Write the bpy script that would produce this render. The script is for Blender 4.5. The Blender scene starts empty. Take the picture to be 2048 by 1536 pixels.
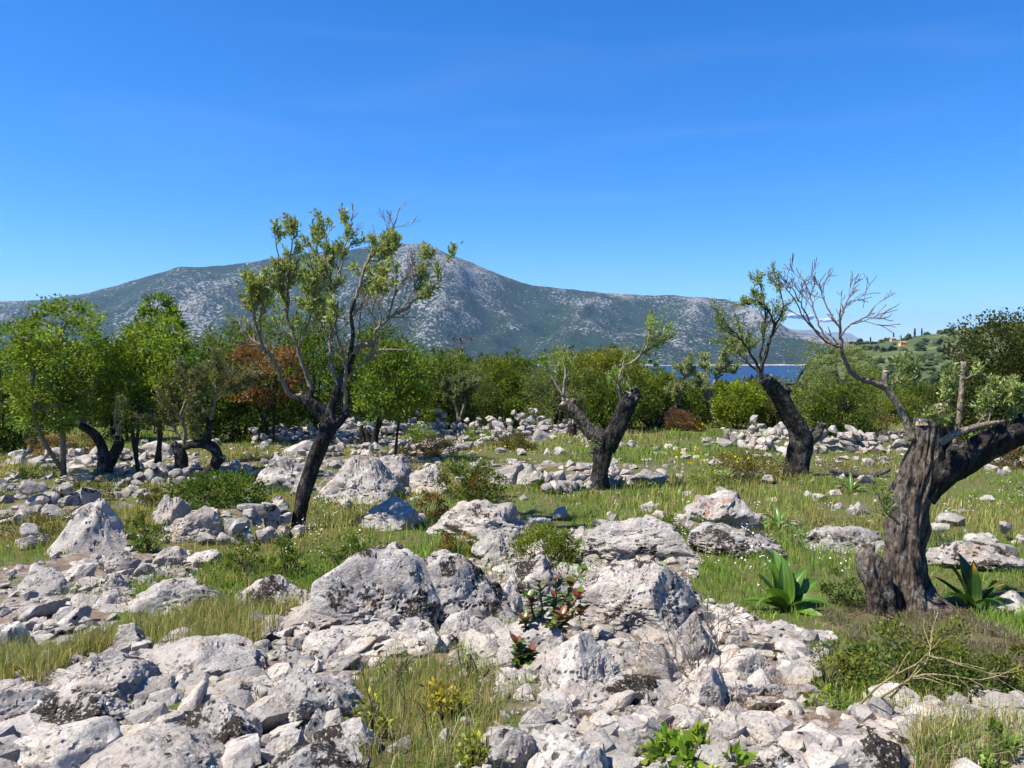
import bpy, bmesh, math, random
import numpy as np
from mathutils import Vector

R = math.radians
SC = bpy.context.scene
COL = SC.collection

# ------------------------------------------------------------------ camera
CZ = 1.6                                    # eye height over the ground below the camera
F = 1536.0                                  # focal length in pixels of the 2048 px wide photograph
PITCH = math.atan(68.0 / F)
cam_d = bpy.data.cameras.new("camera")
cam_d.sensor_width = 36.0
cam_d.lens = 27.0
cam_d.clip_start = 0.05
cam_d.clip_end = 200000.0
cam = bpy.data.objects.new("camera", cam_d)
COL.objects.link(cam)
cam.location = (0, 0, CZ)
cam.rotation_euler = (R(90) - PITCH, 0, 0)
SC.camera = cam

# ------------------------------------------------------------------ sky, sun, exposure
SUN_EL, SUN_AZ = R(57), R(-110)              # azimuth from +Y, clockwise: the sun stands to the left
world = bpy.data.worlds.new("World")
SC.world = world
world.use_nodes = True
wn, wl = world.node_tree.nodes, world.node_tree.links
wn.clear()
w_out = wn.new("ShaderNodeOutputWorld")
w_bg = wn.new("ShaderNodeBackground")
w_sky = wn.new("ShaderNodeTexSky")
w_sky.sky_type = 'NISHITA'
w_sky.sun_disc = False
w_sky.sun_elevation = SUN_EL
w_sky.sun_rotation = SUN_AZ % (2 * math.pi)
w_sky.altitude = 80
w_sky.air_density = 1.0
w_sky.dust_density = 0.0
w_sky.ozone_density = 10.0
w_hsv = wn.new("ShaderNodeHueSaturation")
w_hsv.inputs['Saturation'].default_value = 1.22
w_hsv.inputs['Value'].default_value = 1.0
w_bg.inputs['Strength'].default_value = 0.090
# thin cirrus veils: stretched noise over the whole dome
w_tc = wn.new("ShaderNodeTexCoord")
w_map = wn.new("ShaderNodeMapping")
w_map.inputs['Scale'].default_value = (1.3, 1.3, 9.0)
w_map.inputs['Rotation'].default_value = (R(8), R(10), R(20))
w_n = wn.new("ShaderNodeTexNoise")
w_n.inputs['Scale'].default_value = 1.6
w_n.inputs['Detail'].default_value = 6.0
w_n.inputs['Distortion'].default_value = 0.6
w_r = wn.new("ShaderNodeMapRange")
w_r.inputs['From Min'].default_value = 0.54
w_r.inputs['From Max'].default_value = 0.85
w_r.inputs['To Max'].default_value = 0.07
w_mix = wn.new("ShaderNodeMix")
w_mix.data_type = 'RGBA'
w_mix.inputs['B'].default_value = (4.6, 5.6, 6.6, 1)
wl.new(w_tc.outputs['Generated'], w_map.inputs['Vector'])
wl.new(w_map.outputs['Vector'], w_n.inputs['Vector'])
wl.new(w_n.outputs['Fac'], w_r.inputs['Value'])
wl.new(w_r.outputs['Result'], w_mix.inputs['Factor'])
wl.new(w_sky.outputs['Color'], w_hsv.inputs['Color'])
w_wb = wn.new("ShaderNodeMix")
w_wb.data_type = 'RGBA'
w_wb.blend_type = 'MULTIPLY'
w_wb.inputs['Factor'].default_value = 1.0
w_wb.inputs['B'].default_value = (0.80, 0.92, 1.08, 1)
wl.new(w_hsv.outputs['Color'], w_wb.inputs['A'])
wl.new(w_wb.outputs['Result'], w_mix.inputs['A'])
wl.new(w_mix.outputs['Result'], w_bg.inputs['Color'])
wl.new(w_bg.outputs['Background'], w_out.inputs['Surface'])

sun_d = bpy.data.lights.new("sun", 'SUN')
sun_d.energy = 5.0
sun_d.angle = R(0.5)
sun_d.color = (1.0, 0.95, 0.85)
sun = bpy.data.objects.new("sun", sun_d)
COL.objects.link(sun)
to_sun = Vector((math.sin(SUN_AZ) * math.cos(SUN_EL), math.cos(SUN_AZ) * math.cos(SUN_EL), math.sin(SUN_EL)))
sun.rotation_euler = to_sun.to_track_quat('Z', 'Y').to_euler()
sun.location = (-30, 10, 60)

SC.view_settings.view_transform = 'Standard'
SC.view_settings.look = 'None'
SC.view_settings.exposure = 1.02
SC.view_settings.gamma = 1.0
SC.view_settings.use_curve_mapping = False
SC.cycles.max_bounces = 5
SC.cycles.diffuse_bounces = 2
SC.cycles.glossy_bounces = 2
SC.cycles.transmission_bounces = 3
SC.cycles.volume_bounces = 0
SC.cycles.use_light_tree = False
SC.cycles.transparent_max_bounces = 4
SC.cycles.use_denoising = True
SC.cycles.use_adaptive_sampling = True
SC.cycles.adaptive_threshold = 0.015

# ------------------------------------------------------------------ numpy noise
def _h(ix, iy, iz, seed):
    n = (ix.astype(np.int64) * 374761393 + iy.astype(np.int64) * 668265263 + iz.astype(np.int64) * 2147483647 + seed * 1274126177) & 0xFFFFFFFF
    n = ((n ^ (n >> 13)) * 1274126177) & 0xFFFFFFFF
    n = ((n ^ (n >> 16)) * 2246822519) & 0xFFFFFFFF
    n = n ^ (n >> 15)
    return (n & 0xFFFFFF) / float(0x1000000)

def vnoise(p, seed=0):
    p = np.asarray(p, float)
    i = np.floor(p).astype(np.int64)
    f = p - i
    f = f * f * f * (f * (f * 6 - 15) + 10)
    x, y, z = i[..., 0], i[..., 1], i[..., 2]
    fx, fy, fz = f[..., 0], f[..., 1], f[..., 2]
    def c(dx, dy, dz): return _h(x + dx, y + dy, z + dz, seed)
    a = c(0,0,0) * (1-fx) + c(1,0,0) * fx
    b = c(0,1,0) * (1-fx) + c(1,1,0) * fx
    d = c(0,0,1) * (1-fx) + c(1,0,1) * fx
    e = c(0,1,1) * (1-fx) + c(1,1,1) * fx
    return ((a * (1-fy) + b * fy) * (1-fz) + (d * (1-fy) + e * fy) * fz) * 2 - 1

def fbm(p, octv=4, seed=0, gain=0.5, lac=2.03):
    p = np.asarray(p, float)
    s, a, t = 0, 1.0, 0
    for k in range(octv):
        s = s + a * vnoise(p, seed + k * 17)
        t += a
        a *= gain
        p = p * lac + 3.7
    return s / t

def xy0(X, Y, s=1.0): return np.stack([np.asarray(X) * s, np.asarray(Y) * s, np.zeros_like(np.asarray(X, float))], -1)
def sstep(a, b, x):
    t = np.clip((np.asarray(x, float) - a) / (b - a), 0, 1)
    return t * t * (3 - 2 * t)

# ------------------------------------------------------------------ terrain and pixel helpers
SEA = CZ - 80.0
_py = np.array([-12, 0, 3, 4.5, 6.5, 10, 14.5, 20, 26, 33, 40, 60, 120, 300, 600, 800, 1000, 3000])
_ph = np.array([1.5, 1.6, 1.66, 1.95, 2.2, 2.42, 2.62, 2.85, 3.05, 3.3, 3.8, 6.5, 16, 42, 70, 79, 86, 95])
def hill_ridge(u):                             # slope of the line of sight to the far ridge of the right-hand hill
    return np.interp(u, [0.30, 0.355, 0.385, 0.41, 0.435, 0.47, 0.52, 0.60, 0.667, 0.8, 1.2],
                     [0.085, 0.026, 0.012, 0.000, -0.009, -0.012, -0.0195, -0.0285, -0.037, -0.05, -0.07])
def height(X, Y):
    X, Y = np.asarray(X, float), np.asarray(Y, float)
    Ys = np.maximum(Y, 1.0)
    z = CZ - np.interp(Y, _py, _ph)
    u = X / Ys
    w = sstep(0.335, 0.40, u) * sstep(36, 70, Y)
    r = hill_ridge(u)
    q = np.log(Ys)
    a0, a1, a2 = 0.092, 0.074, 0.058
    ky = np.log(np.array([40., 110., 300., 1000.]))
    def seg(qa, qb, va, vb): return va + (vb - va) * np.clip((q - qa) / (qb - qa), 0, 1)
    a = np.where(q < ky[1], seg(ky[0], ky[1], a0, a1), np.where(q < ky[2], seg(ky[1], ky[2], a1, np.maximum(a2, r)), seg(ky[2], ky[3], np.maximum(a2, r), r)))
    zh = CZ - Ys * a
    zh = np.where(Y > 1000, np.minimum(zh, CZ - 1000 * r - (Y - 1000) * 0.12), zh)
    z = z * (1 - w) + zh * w
    p = xy0(X, Y)
    near = fbm(p * 0.45, 3, 5) * 0.11 * sstep(1, 6, Y) * (1 - sstep(34, 60, Y))
    far = fbm(p * 0.02, 4, 9) * 0.012 * Ys * sstep(50, 200, Y)
    return z + near + far * (1 - 0.6 * w)

def ray(px, py):
    a, b = (px - 1024.0) / F, (768.0 - py) / F
    return np.array([a, math.cos(PITCH) + math.sin(PITCH) * b, -math.sin(PITCH) + math.cos(PITCH) * b])
def at(px, py, Y):                             # the point seen at a pixel of the photograph, Y metres ahead
    d = ray(px, py)
    return np.array([0, 0, CZ]) + d * (Y / d[1])
_YS = np.concatenate([np.linspace(1.5, 40, 1600), np.geomspace(40.1, 1500, 800)])
def ground(px, py):
    d = ray(px, py)
    k = _YS / d[1]
    X, Z = d[0] * k, CZ + d[2] * k
    below = Z - height(X, _YS) <= 0
    i = int(np.argmax(below)) if below.any() else len(_YS) - 1
    return np.array([X[i], _YS[i], float(height(X[i], _YS[i]))])
def gz(x, y): return float(height(np.array([x]), np.array([y]))[0])

# ------------------------------------------------------------------ mesh builder and object helpers
class MB:
    def __init__(s): s.V, s.F, s.C, s.n = [], {3: [], 4: []}, [], 0
    def add(s, v, f, c=None):
        v = np.asarray(v, float).reshape(-1, 3)
        for arr in (f if isinstance(f, list) else [f]):
            arr = np.asarray(arr, np.int64)
            if len(arr): s.F[arr.shape[1]].append(arr + s.n)
        s.V.append(v)
        c = np.ones((len(v), 3)) if c is None else np.broadcast_to(np.asarray(c, float), (len(v), 3))
        s.C.append(c)
        s.n += len(v)
    def mesh(s, name, mat, origin=(0, 0, 0), smooth=True, sharp=None, color=True):
        me = bpy.data.meshes.new(name)
        if not s.V:
            return me
        v = np.concatenate(s.V) - np.asarray(origin, float)
        me.vertices.add(len(v))
        me.vertices.foreach_set('co', v.astype(np.float32).ravel())
        f3 = np.concatenate(s.F[3]) if s.F[3] else np.zeros((0, 3), np.int64)
        f4 = np.concatenate(s.F[4]) if s.F[4] else np.zeros((0, 4), np.int64)
        me.loops.add(f3.size + f4.size)
        me.loops.foreach_set('vertex_index', np.concatenate([f3.ravel(), f4.ravel()]).astype(np.int32))
        me.polygons.add(len(f3) + len(f4))
        me.polygons.foreach_set('loop_start', np.concatenate([np.arange(len(f3)) * 3, f3.size + np.arange(len(f4)) * 4]).astype(np.int32))
        me.polygons.foreach_set('use_smooth', np.full(len(f3) + len(f4), smooth, bool))
        if color:
            ca = me.color_attributes.new('col', 'FLOAT_COLOR', 'POINT')
            c = np.concatenate(s.C)
            ca.data.foreach_set('color', np.concatenate([c, np.ones((len(c), 1))], 1).astype(np.float32).ravel())
        me.update(calc_edges=True)
        if sharp is not None: me.set_sharp_from_angle(angle=R(sharp))
        me.materials.append(mat)
        return me
    def build(s, name, mat, parent=None, origin=(0, 0, 0), **k):
        o = bpy.data.objects.new(name, s.mesh(name, mat, origin, **k))
        COL.objects.link(o)
        if parent is not None: o.parent = parent
        else: o.location = origin
        return o

def tag(o, label=None, cat=None, group=None, kind=None):
    if label: o['label'] = label
    if cat: o['category'] = cat
    if group: o['group'] = group
    if kind: o['kind'] = kind
    return o
def thing(name, label, cat, loc, group=None):
    o = bpy.data.objects.new(name, None)
    o.empty_display_size = 0.1
    COL.objects.link(o)
    o.location = loc
    return tag(o, label, cat, group)

def unit(v): return v / np.maximum(np.linalg.norm(v, axis=-1, keepdims=True), 1e-9)

def catmull(P, n):
    P = np.asarray(P, float)
    if len(P) == 2: return P[0] + (P[1] - P[0]) * np.linspace(0, 1, n)[:, None]
    Q = np.vstack([2 * P[0] - P[1], P, 2 * P[-1] - P[-2]])
    seg = np.linalg.norm(np.diff(P[:, :3], axis=0), axis=1)
    s = np.concatenate([[0], np.cumsum(seg)])
    t = np.linspace(0, s[-1], n)
    i = np.clip(np.searchsorted(s, t, 'right') - 1, 0, len(P) - 2)
    f = ((t - s[i]) / np.maximum(seg[i], 1e-9))[:, None]
    a, b, c, d = Q[i], Q[i+1], Q[i+2], Q[i+3]
    return 0.5 * (2*b + (c-a)*f + (2*a-5*b+4*c-d)*f**2 + (3*b-a-3*c+d)*f**3)

def tube(mb, P, rad, sides=10, n=None, rough=0.0, seed=0, col=None, cap=True, flute=3.0):
    P = np.asarray(P, float)
    rad = np.asarray(rad, float) * np.ones(len(P))
    L = np.linalg.norm(np.diff(P, axis=0), axis=1).sum()
    if n is None: n = max(3, int(len(P) * 2))
    Q = catmull(np.hstack([P, rad[:, None]]), n)
    C, r = Q[:, :3], np.maximum(Q[:, 3], 1e-4)
    T = unit(np.gradient(C, axis=0))
    ref = np.array([0.0, 1.0, 0.0]) if abs(T[0][1]) < 0.8 else np.array([1.0, 0, 0])
    U = np.zeros_like(C); W = np.zeros_like(C)
    u = ref - T[0] * ref.dot(T[0]); u /= np.linalg.norm(u)
    for i in range(n):
        u = u - T[i] * u.dot(T[i]); u = u / max(np.linalg.norm(u), 1e-9)
        U[i] = u; W[i] = np.cross(T[i], u)
    th = np.linspace(0, 2 * math.pi, sides, endpoint=False)
    rr = r[:, None] * np.ones((1, sides))
    if rough > 0:
        s = np.linspace(0, L, n)[:, None] * np.ones((1, sides))
        rm = float(np.mean(r))
        q = np.stack([np.cos(th)[None] * flute * 0.5 + 0 * s, np.sin(th)[None] * flute * 0.5 + 0 * s, s / max(rm, 1e-3) * 0.28], -1)
        q2 = np.stack([np.cos(th)[None] * flute * 1.7 + 0 * s, np.sin(th)[None] * flute * 1.7 + 0 * s, s / max(rm, 1e-3) * 0.5], -1)
        rr = rr * (1 + rough * 1.1 * fbm(q, 3, seed) + rough * 0.75 * fbm(q2, 3, seed + 50))
    V = C[:, None, :] + U[:, None, :] * (np.cos(th)[None, :, None] * rr[..., None]) + W[:, None, :] * (np.sin(th)[None, :, None] * rr[..., None])
    idx = np.arange(n * sides).reshape(n, sides)
    a, b = idx[:-1], idx[1:]
    q = np.stack([a, np.roll(a, -1, 1), np.roll(b, -1, 1), b], -1).reshape(-1, 4)
    v = V.reshape(-1, 3)
    fs = [q]
    if cap:
        v = np.vstack([v, C[-1] - T[-1] * r[-1] * 0.15, C[0]])
        k = n * sides
        fs.append(np.stack([idx[-1], np.roll(idx[-1], -1), np.full(sides, k)], -1))
        fs.append(np.stack([np.roll(idx[0], -1), idx[0], np.full(sides, k + 1)], -1))
    mb.add(v, fs, col)
    return C, r, T

# ------------------------------------------------------------------ materials
def new_mat(name):
    m = bpy.data.materials.new(name)
    m.use_nodes = True
    nt = m.node_tree
    nt.nodes.clear()
    out = nt.nodes.new("ShaderNodeOutputMaterial")
    bs = nt.nodes.new("ShaderNodeBsdfPrincipled")
    nt.links.new(bs.outputs[0], out.inputs['Surface'])
    bs.inputs['Roughness'].default_value = 0.9
    bs.inputs['Specular IOR Level'].default_value = 0.25
    return m, nt, bs, out
class NG:
    def __init__(s, nt): s.nt = nt
    def n(s, t, **k):
        o = s.nt.nodes.new(t)
        for a, b in k.items(): setattr(o, a, b)
        return o
    def link(s, a, b): s.nt.links.new(a, b)
    def pos(s, scale=(1, 1, 1)):
        g = s.n("ShaderNodeNewGeometry")
        m = s.n("ShaderNodeMapping")
        m.inputs['Scale'].default_value = scale
        s.link(g.outputs['Position'], m.inputs['Vector'])
        return m.outputs['Vector']
    def noise(s, vec, scale, detail=4, rough=0.55, dist=0.0, out='Fac'):
        o = s.n("ShaderNodeTexNoise")
        o.inputs['Scale'].default_value = scale
        o.inputs['Detail'].default_value = detail
        o.inputs['Roughness'].default_value = rough
        o.inputs['Distortion'].default_value = dist
        s.link(vec, o.inputs['Vector'])
        return o.outputs[out]
    def voro(s, vec, scale, out='Distance', feature='F1', rnd=1.0):
        o = s.n("ShaderNodeTexVoronoi", feature=feature)
        o.inputs['Scale'].default_value = scale
        o.inputs['Randomness'].default_value = rnd
        s.link(vec, o.inputs['Vector'])
        return o.outputs[out]
    def rng(s, v, a, b, c=0.0, d=1.0, smooth=False):
        o = s.n("ShaderNodeMapRange")
        if smooth: o.interpolation_type = 'SMOOTHSTEP'
        for key, x in (('From Min', a), ('From Max', b), ('To Min', c), ('To Max', d)):
            if hasattr(x, 'is_linked') or hasattr(x, 'links'): s.link(x, o.inputs[key])
            else: o.inputs[key].default_value = x
        s.link(v, o.inputs['Value'])
        return o.outputs['Result']
    def math(s, op, a, b=None):
        o = s.n("ShaderNodeMath", operation=op)
        for i, x in enumerate((a, b)):
            if x is None: continue
            if isinstance(x, (int, float)): o.inputs[i].default_value = x
            else: s.link(x, o.inputs[i])
        return o.outputs[0]
    def mix(s, f, a, b, blend='MIX'):
        o = s.n("ShaderNodeMix", data_type='RGBA', blend_type=blend)
        for key, x in (('Factor', f), ('A', a), ('B', b)):
            if isinstance(x, (int, float)): o.inputs[key].default_value = x
            elif isinstance(x, tuple): o.inputs[key].default_value = (*x, 1)
            else: s.link(x, o.inputs[key])
        return o.outputs['Result']
    def attr(s, name, kind='GEOMETRY', out='Color'):
        o = s.n("ShaderNodeAttribute", attribute_type=kind, attribute_name=name)
        return o.outputs[out]
    def bump(s, h, strength, dist, prev=None):
        o = s.n("ShaderNodeBump")
        o.inputs['Strength'].default_value = strength
        o.inputs['Distance'].default_value = dist
        s.link(h, o.inputs['Height'])
        if prev is not None: s.link(prev, o.inputs['Normal'])
        return o.outputs['Normal']

def limestone_nodes(g, p, lich, warm):
    """weathered limestone: pale grey, cream scars, black lichen plates, pits; returns colour and relief height"""
    big = g.noise(p, 1.7, 4, 0.6)
    mid = g.noise(p, 9.0, 6, 0.66)
    fine = g.noise(p, 48.0, 5, 0.75)
    c = g.mix(g.rng(big, 0.3, 0.72), (0.320, 0.298, 0.282), (0.46, 0.420, 0.380))
    c = g.mix(g.rng(mid, 0.42, 0.66, 0.0, 0.6), c, (0.53, 0.495, 0.455))
    c = g.mix(g.rng(g.noise(p, 3.3, 4, 0.55, 0.4), 0.58, 0.70, 0.0, 0.65), c, (0.44, 0.345, 0.25))
    c = g.mix(g.math('MULTIPLY', g.math('MAXIMUM', warm, 0.16), g.rng(g.noise(p, 7.0, 5, 0.65, 0.4), 0.56, 0.63, 0.0, 0.8)), c, (0.36, 0.125, 0.045))
    c = g.mix(g.rng(fine, 0.34, 0.48, 0.75, 0.0), c, (0.105, 0.098, 0.095))
    # grey weathering crust
    c = g.mix(g.rng(g.noise(p, 4.1, 7, 0.72), 0.49, 0.60, 0.0, 0.5), c, (0.20, 0.19, 0.185))
    # lichen: dense plates whose size follows the amount on each stone, plus round spots
    n1 = g.noise(p, 3.9, 8, 0.64, 0.3)
    thr = g.rng(lich, 0.0, 1.0, 0.68, 0.44)
    plate = g.rng(n1, thr, g.math('ADD', thr, 0.02))
    v = g.voro(g.mix(0.06, p, g.noise(p, 22.0, 3, 0.5, out='Color')), 17.0)
    gate = g.rng(g.noise(p, 2.3, 3), g.rng(lich, 0, 1, 0.58, 0.38), g.rng(lich, 0, 1, 0.66, 0.46))
    spots = g.math('MULTIPLY', g.rng(v, 0.22, 0.27, 1.0, 0.0), gate)
    lc = g.math('MULTIPLY', g.math('MAXIMUM', plate, spots), g.rng(g.noise(p, 60, 3, 0.6), 0.36, 0.44))
    c = g.mix(lc, c, g.mix(mid, (0.016, 0.013, 0.011), (0.060, 0.048, 0.040)))
    c = g.mix(g.math('MULTIPLY', g.rng(g.noise(p, 7.7, 6, 0.65), 0.58, 0.62), g.rng(lich, 0, 1, 0.3, 0.9)), c, (0.52, 0.515, 0.505))
    pits = g.rng(g.voro(p, 30.0), 0.0, 0.30)
    h = g.math('ADD', g.math('MULTIPLY', mid, 1.5), g.math('ADD', g.math('MULTIPLY', pits, 0.30), g.math('MULTIPLY', fine, 0.5)))
    h = g.math('ADD', h, g.math('MULTIPLY', g.rng(g.voro(p, 5.5, 'Distance', 'DISTANCE_TO_EDGE'), 0.0, 0.05), 0.10))
    return c, h

def mat_limestone(name, tint=(1, 1, 1)):
    m, nt, bs, out = new_mat(name)
    g = NG(nt)
    p = g.pos()
    c, h = limestone_nodes(g, p, g.attr('lichen', 'OBJECT', 'Fac'), g.attr('warm', 'OBJECT', 'Fac'))
    isl = g.n("ShaderNodeNewGeometry").outputs['Random Per Island']
    tone = g.mix(isl, (0.64, 0.63, 0.625), (1.06, 1.03, 0.985))
    tone = g.mix(g.rng(g.math('FRACT', g.math('MULTIPLY', isl, 7.31)), 0.75, 1.0, 0.0, 0.45), tone, (0.95, 0.83, 0.69))
    c = g.mix(1.0, c, tone, 'MULTIPLY')
    g.link(c, bs.inputs['Base Color'])
    g.link(g.bump(h, 0.9, 0.020), bs.inputs['Normal'])
    bs.inputs['Roughness'].default_value = 0.92
    bs.inputs['Specular IOR Level'].default_value = 0.15
    return m
M_ROCK = mat_limestone('limestone')

def mat_ground():
    m, nt, bs, out = new_mat('stony_soil')
    g = NG(nt)
    p = g.pos()
    z1 = g.n("ShaderNodeValue"); z1.outputs[0].default_value = 0.25
    z0 = g.n("ShaderNodeValue"); z0.outputs[0].default_value = 0.0
    rc, rh = limestone_nodes(g, p, z1.outputs[0], z0.outputs[0])
    n1 = g.noise(p, 0.9, 5, 0.6)
    n2 = g.noise(p, 14.0, 5, 0.7)
    soil = g.mix(n2, (0.075, 0.048, 0.030), (0.20, 0.135, 0.085))
    turf = g.mix(n2, (0.035, 0.050, 0.014), (0.14, 0.15, 0.045))
    c = g.mix(g.rng(g.noise(p, 2.2, 6, 0.7), 0.34, 0.50), soil, turf)
    # far away the sward takes over from single plants: macchia and dry clearings
    sep = g.n("ShaderNodeSeparateXYZ"); g.link(p, sep.inputs[0])
    farm = g.rng(sep.outputs['Y'], 40, 90)
    f1 = g.noise(p, 0.035, 6, 0.65)
    f2 = g.noise(p, 0.30, 5, 0.7)
    fc = g.mix(g.rng(f1, 0.47, 0.64), (0.060, 0.082, 0.026), (0.19, 0.17, 0.08))
    fc = g.mix(g.rng(f2, 0.48, 0.58), fc, (0.050, 0.075, 0.024))
    c = g.mix(farm, c, fc)
    st = g.n("ShaderNodeSeparateColor"); g.link(g.attr('col'), st.inputs[0])
    mask = g.rng(g.math('ADD', st.outputs[0], g.math('MULTIPLY', g.math('SUBTRACT', g.noise(p, 5.0, 5, 0.7), 0.5), 0.9)), 0.45, 0.6)
    gv = g.voro(p, 26.0, 'Color')
    gs = g.n("ShaderNodeSeparateColor"); g.link(gv, gs.inputs[0])
    gravel = g.mix(gs.outputs[0], (0.12, 0.095, 0.075), (0.36, 0.325, 0.29))
    gravel = g.mix(g.rng(g.noise(p, 2.6, 4, 0.6), 0.42, 0.6), gravel, g.mix(n2, (0.10, 0.066, 0.045), (0.24, 0.175, 0.125)))
    c = g.mix(mask, c, gravel)
    g.link(c, bs.inputs['Base Color'])
    hh = g.math('ADD', rh, g.math('MULTIPLY', n2, 1.0))
    g.link(g.bump(hh, 0.8, 0.03), bs.inputs['Normal'])
    bs.inputs['Specular IOR Level'].default_value = 0.1
    return m
M_GROUND = mat_ground()

def mat_bark(name, dark, light, lichen=(0.30, 0.30, 0.27), lich=0.5, scale=1.0):
    m, nt, bs, out = new_mat(name)
    g = NG(nt)
    p = g.pos()
    ps = g.pos((1, 1, 0.22))
    ridges = g.noise(ps, 30.0 * scale, 5, 0.65, 0.6)
    v = g.voro(g.pos((1, 1, 0.45)), 24.0 * scale)
    c = g.mix(g.rng(ridges, 0.36, 0.66), dark, light)
    c = g.mix(g.rng(v, 0.05, 0.45, 0.55, 0.0), c, tuple(x * 0.45 for x in dark))
    c = g.mix(g.math('MULTIPLY', g.rng(g.noise(p, 5.5 * scale, 5, 0.65), 0.50, 0.60), g.rng(g.noise(p, 45 * scale, 3, 0.6), 0.42, 0.55, 0, lich)), c, lichen)
    g.link(c, bs.inputs['Base Color'])
    hh = g.math('ADD', ridges, g.math('MULTIPLY', v, 0.6))
    g.link(g.bump(hh, 1.0, 0.045 / scale), bs.inputs['Normal'])
    bs.inputs['Specular IOR Level'].default_value = 0.12
    return m
M_BARK = mat_bark('dark_bark', (0.012, 0.010, 0.009), (0.048, 0.040, 0.034), (0.18, 0.18, 0.165), 0.45)
M_BARK_GREY = mat_bark('grey_bark', (0.026, 0.019, 0.015), (0.19, 0.148, 0.115), (0.27, 0.25, 0.225), 0.6)
M_TWIG = mat_bark('twig_bark', (0.14, 0.11, 0.085), (0.34, 0.28, 0.22), lich=0.2, scale=2.0)
M_TWIG_PINK = mat_bark('pink_twig', (0.12, 0.085, 0.070), (0.30, 0.225, 0.19), lich=0.1, scale=2.0)
M_TWIG_DARK = mat_bark('dark_twig', (0.035, 0.028, 0.022), (0.12, 0.095, 0.075), lich=0.2, scale=2.0)

def mat_cut():
    m, nt, bs, out = new_mat('sawn_wood')
    g = NG(nt)
    p = g.pos()
    c = g.mix(g.noise(p, 60, 4, 0.6, 1.0), (0.30, 0.22, 0.15), (0.56, 0.47, 0.37))
    c = g.mix(g.rng(g.noise(p, 22, 4), 0.50, 0.62), c, (0.10, 0.075, 0.055))
    g.link(c, bs.inputs['Base Color'])
    g.link(g.bump(g.noise(p, 80, 4), 0.6, 0.01), bs.inputs['Normal'])
    return m
M_CUT = mat_cut()

def mat_leaf(name, transl=0.35, gloss=0.16, rough=0.55):
    m, nt, bs, out = new_mat(name)
    g = NG(nt)
    c = g.attr('col')
    g.link(c, bs.inputs['Base Color'])
    bs.inputs['Roughness'].default_value = rough
    bs.inputs['Specular IOR Level'].default_value = gloss
    tr = g.n("ShaderNodeBsdfTranslucent")
    g.link(g.mix(1.0, c, (1.25, 1.2, 0.6), 'MULTIPLY'), tr.inputs['Color'])
    mx = g.n("ShaderNodeMixShader")
    mx.inputs[0].default_value = transl
    g.link(bs.outputs[0], mx.inputs[1]); g.link(tr.outputs[0], mx.inputs[2])
    g.link(mx.outputs[0], out.inputs['Surface'])
    return m
M_LEAF = mat_leaf('leaf', 0.42)
M_GRASS = mat_leaf('grass_blade', 0.38, 0.2, 0.6)
M_SQUILL = mat_leaf('squill_leaf', 0.25, 0.5, 0.35)
M_PETAL = mat_leaf('petal', 0.3, 0.2, 0.6)

def mat_plain(name, col, rough=0.8, noise=0.0, scale=5.0):
    m, nt, bs, out = new_mat(name)
    g = NG(nt)
    c = g.mix(g.rng(g.noise(g.pos(), scale, 4), 0.3, 0.7), tuple(x * (1 - noise) for x in col), tuple(min(1, x * (1 + noise)) for x in col))
    g.link(c, bs.inputs['Base Color'])
    bs.inputs['Roughness'].default_value = rough
    return m

def mat_mountain():
    m, nt, bs, out = new_mat('macchia_mountain')
    g = NG(nt)
    p = g.pos()
    sep = g.n("ShaderNodeSeparateColor"); g.link(g.attr('col'), sep.inputs[0])
    rockiness = sep.outputs[0]
    n1 = g.noise(p, 0.0030, 6, 0.62, 0.8)
    n2 = g.noise(p, 0.016, 5, 0.72)
    n3 = g.noise(p, 0.055, 4, 0.7)
    t = g.math('ADD', g.math('ADD', g.math('MULTIPLY', n1, 0.9), g.math('MULTIPLY', n2, 0.5)), g.math('MULTIPLY', rockiness, 0.42))
    t = g.math('ADD', t, g.math('MULTIPLY', g.math('SUBTRACT', n3, 0.5), 1.9))
    bare = g.rng(t, 0.945, 1.05)
    green = g.mix(n2, (0.008, 0.018, 0.012), (0.022, 0.038, 0.016))
    rock = g.mix(n2, (0.13, 0.12, 0.118), (0.31, 0.285, 0.28))
    c = g.mix(bare, green, rock)
    c = g.mix(g.rng(g.noise(p, 0.006, 3), 0.68, 0.74, 0, 0.4), c, (0.15, 0.08, 0.05))
    g.link(c, bs.inputs['Base Color'])
    g.link(g.bump(g.noise(p, 0.03, 4, 0.7), 1.0, 18.0), bs.inputs['Normal'])
    bs.inputs['Specular IOR Level'].default_value = 0.05
    return m
M_MOUNT = mat_mountain()

def mat_sea():
    m, nt, bs, out = new_mat('sea_water')
    g = NG(nt)
    p = g.pos()
    c = g.mix(g.noise(p, 0.004, 3), (0.003, 0.018, 0.062), (0.005, 0.028, 0.09))
    g.link(c, bs.inputs['Base Color'])
    bs.inputs['Roughness'].default_value = 0.35
    bs.inputs['IOR'].default_value = 1.33
    bs.inputs['Specular IOR Level'].default_value = 0.3
    g.link(g.bump(g.noise(p, 0.35, 5, 0.7), 1.0, 0.6), bs.inputs['Normal'])
    return m
M_SEA = mat_sea()

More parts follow.
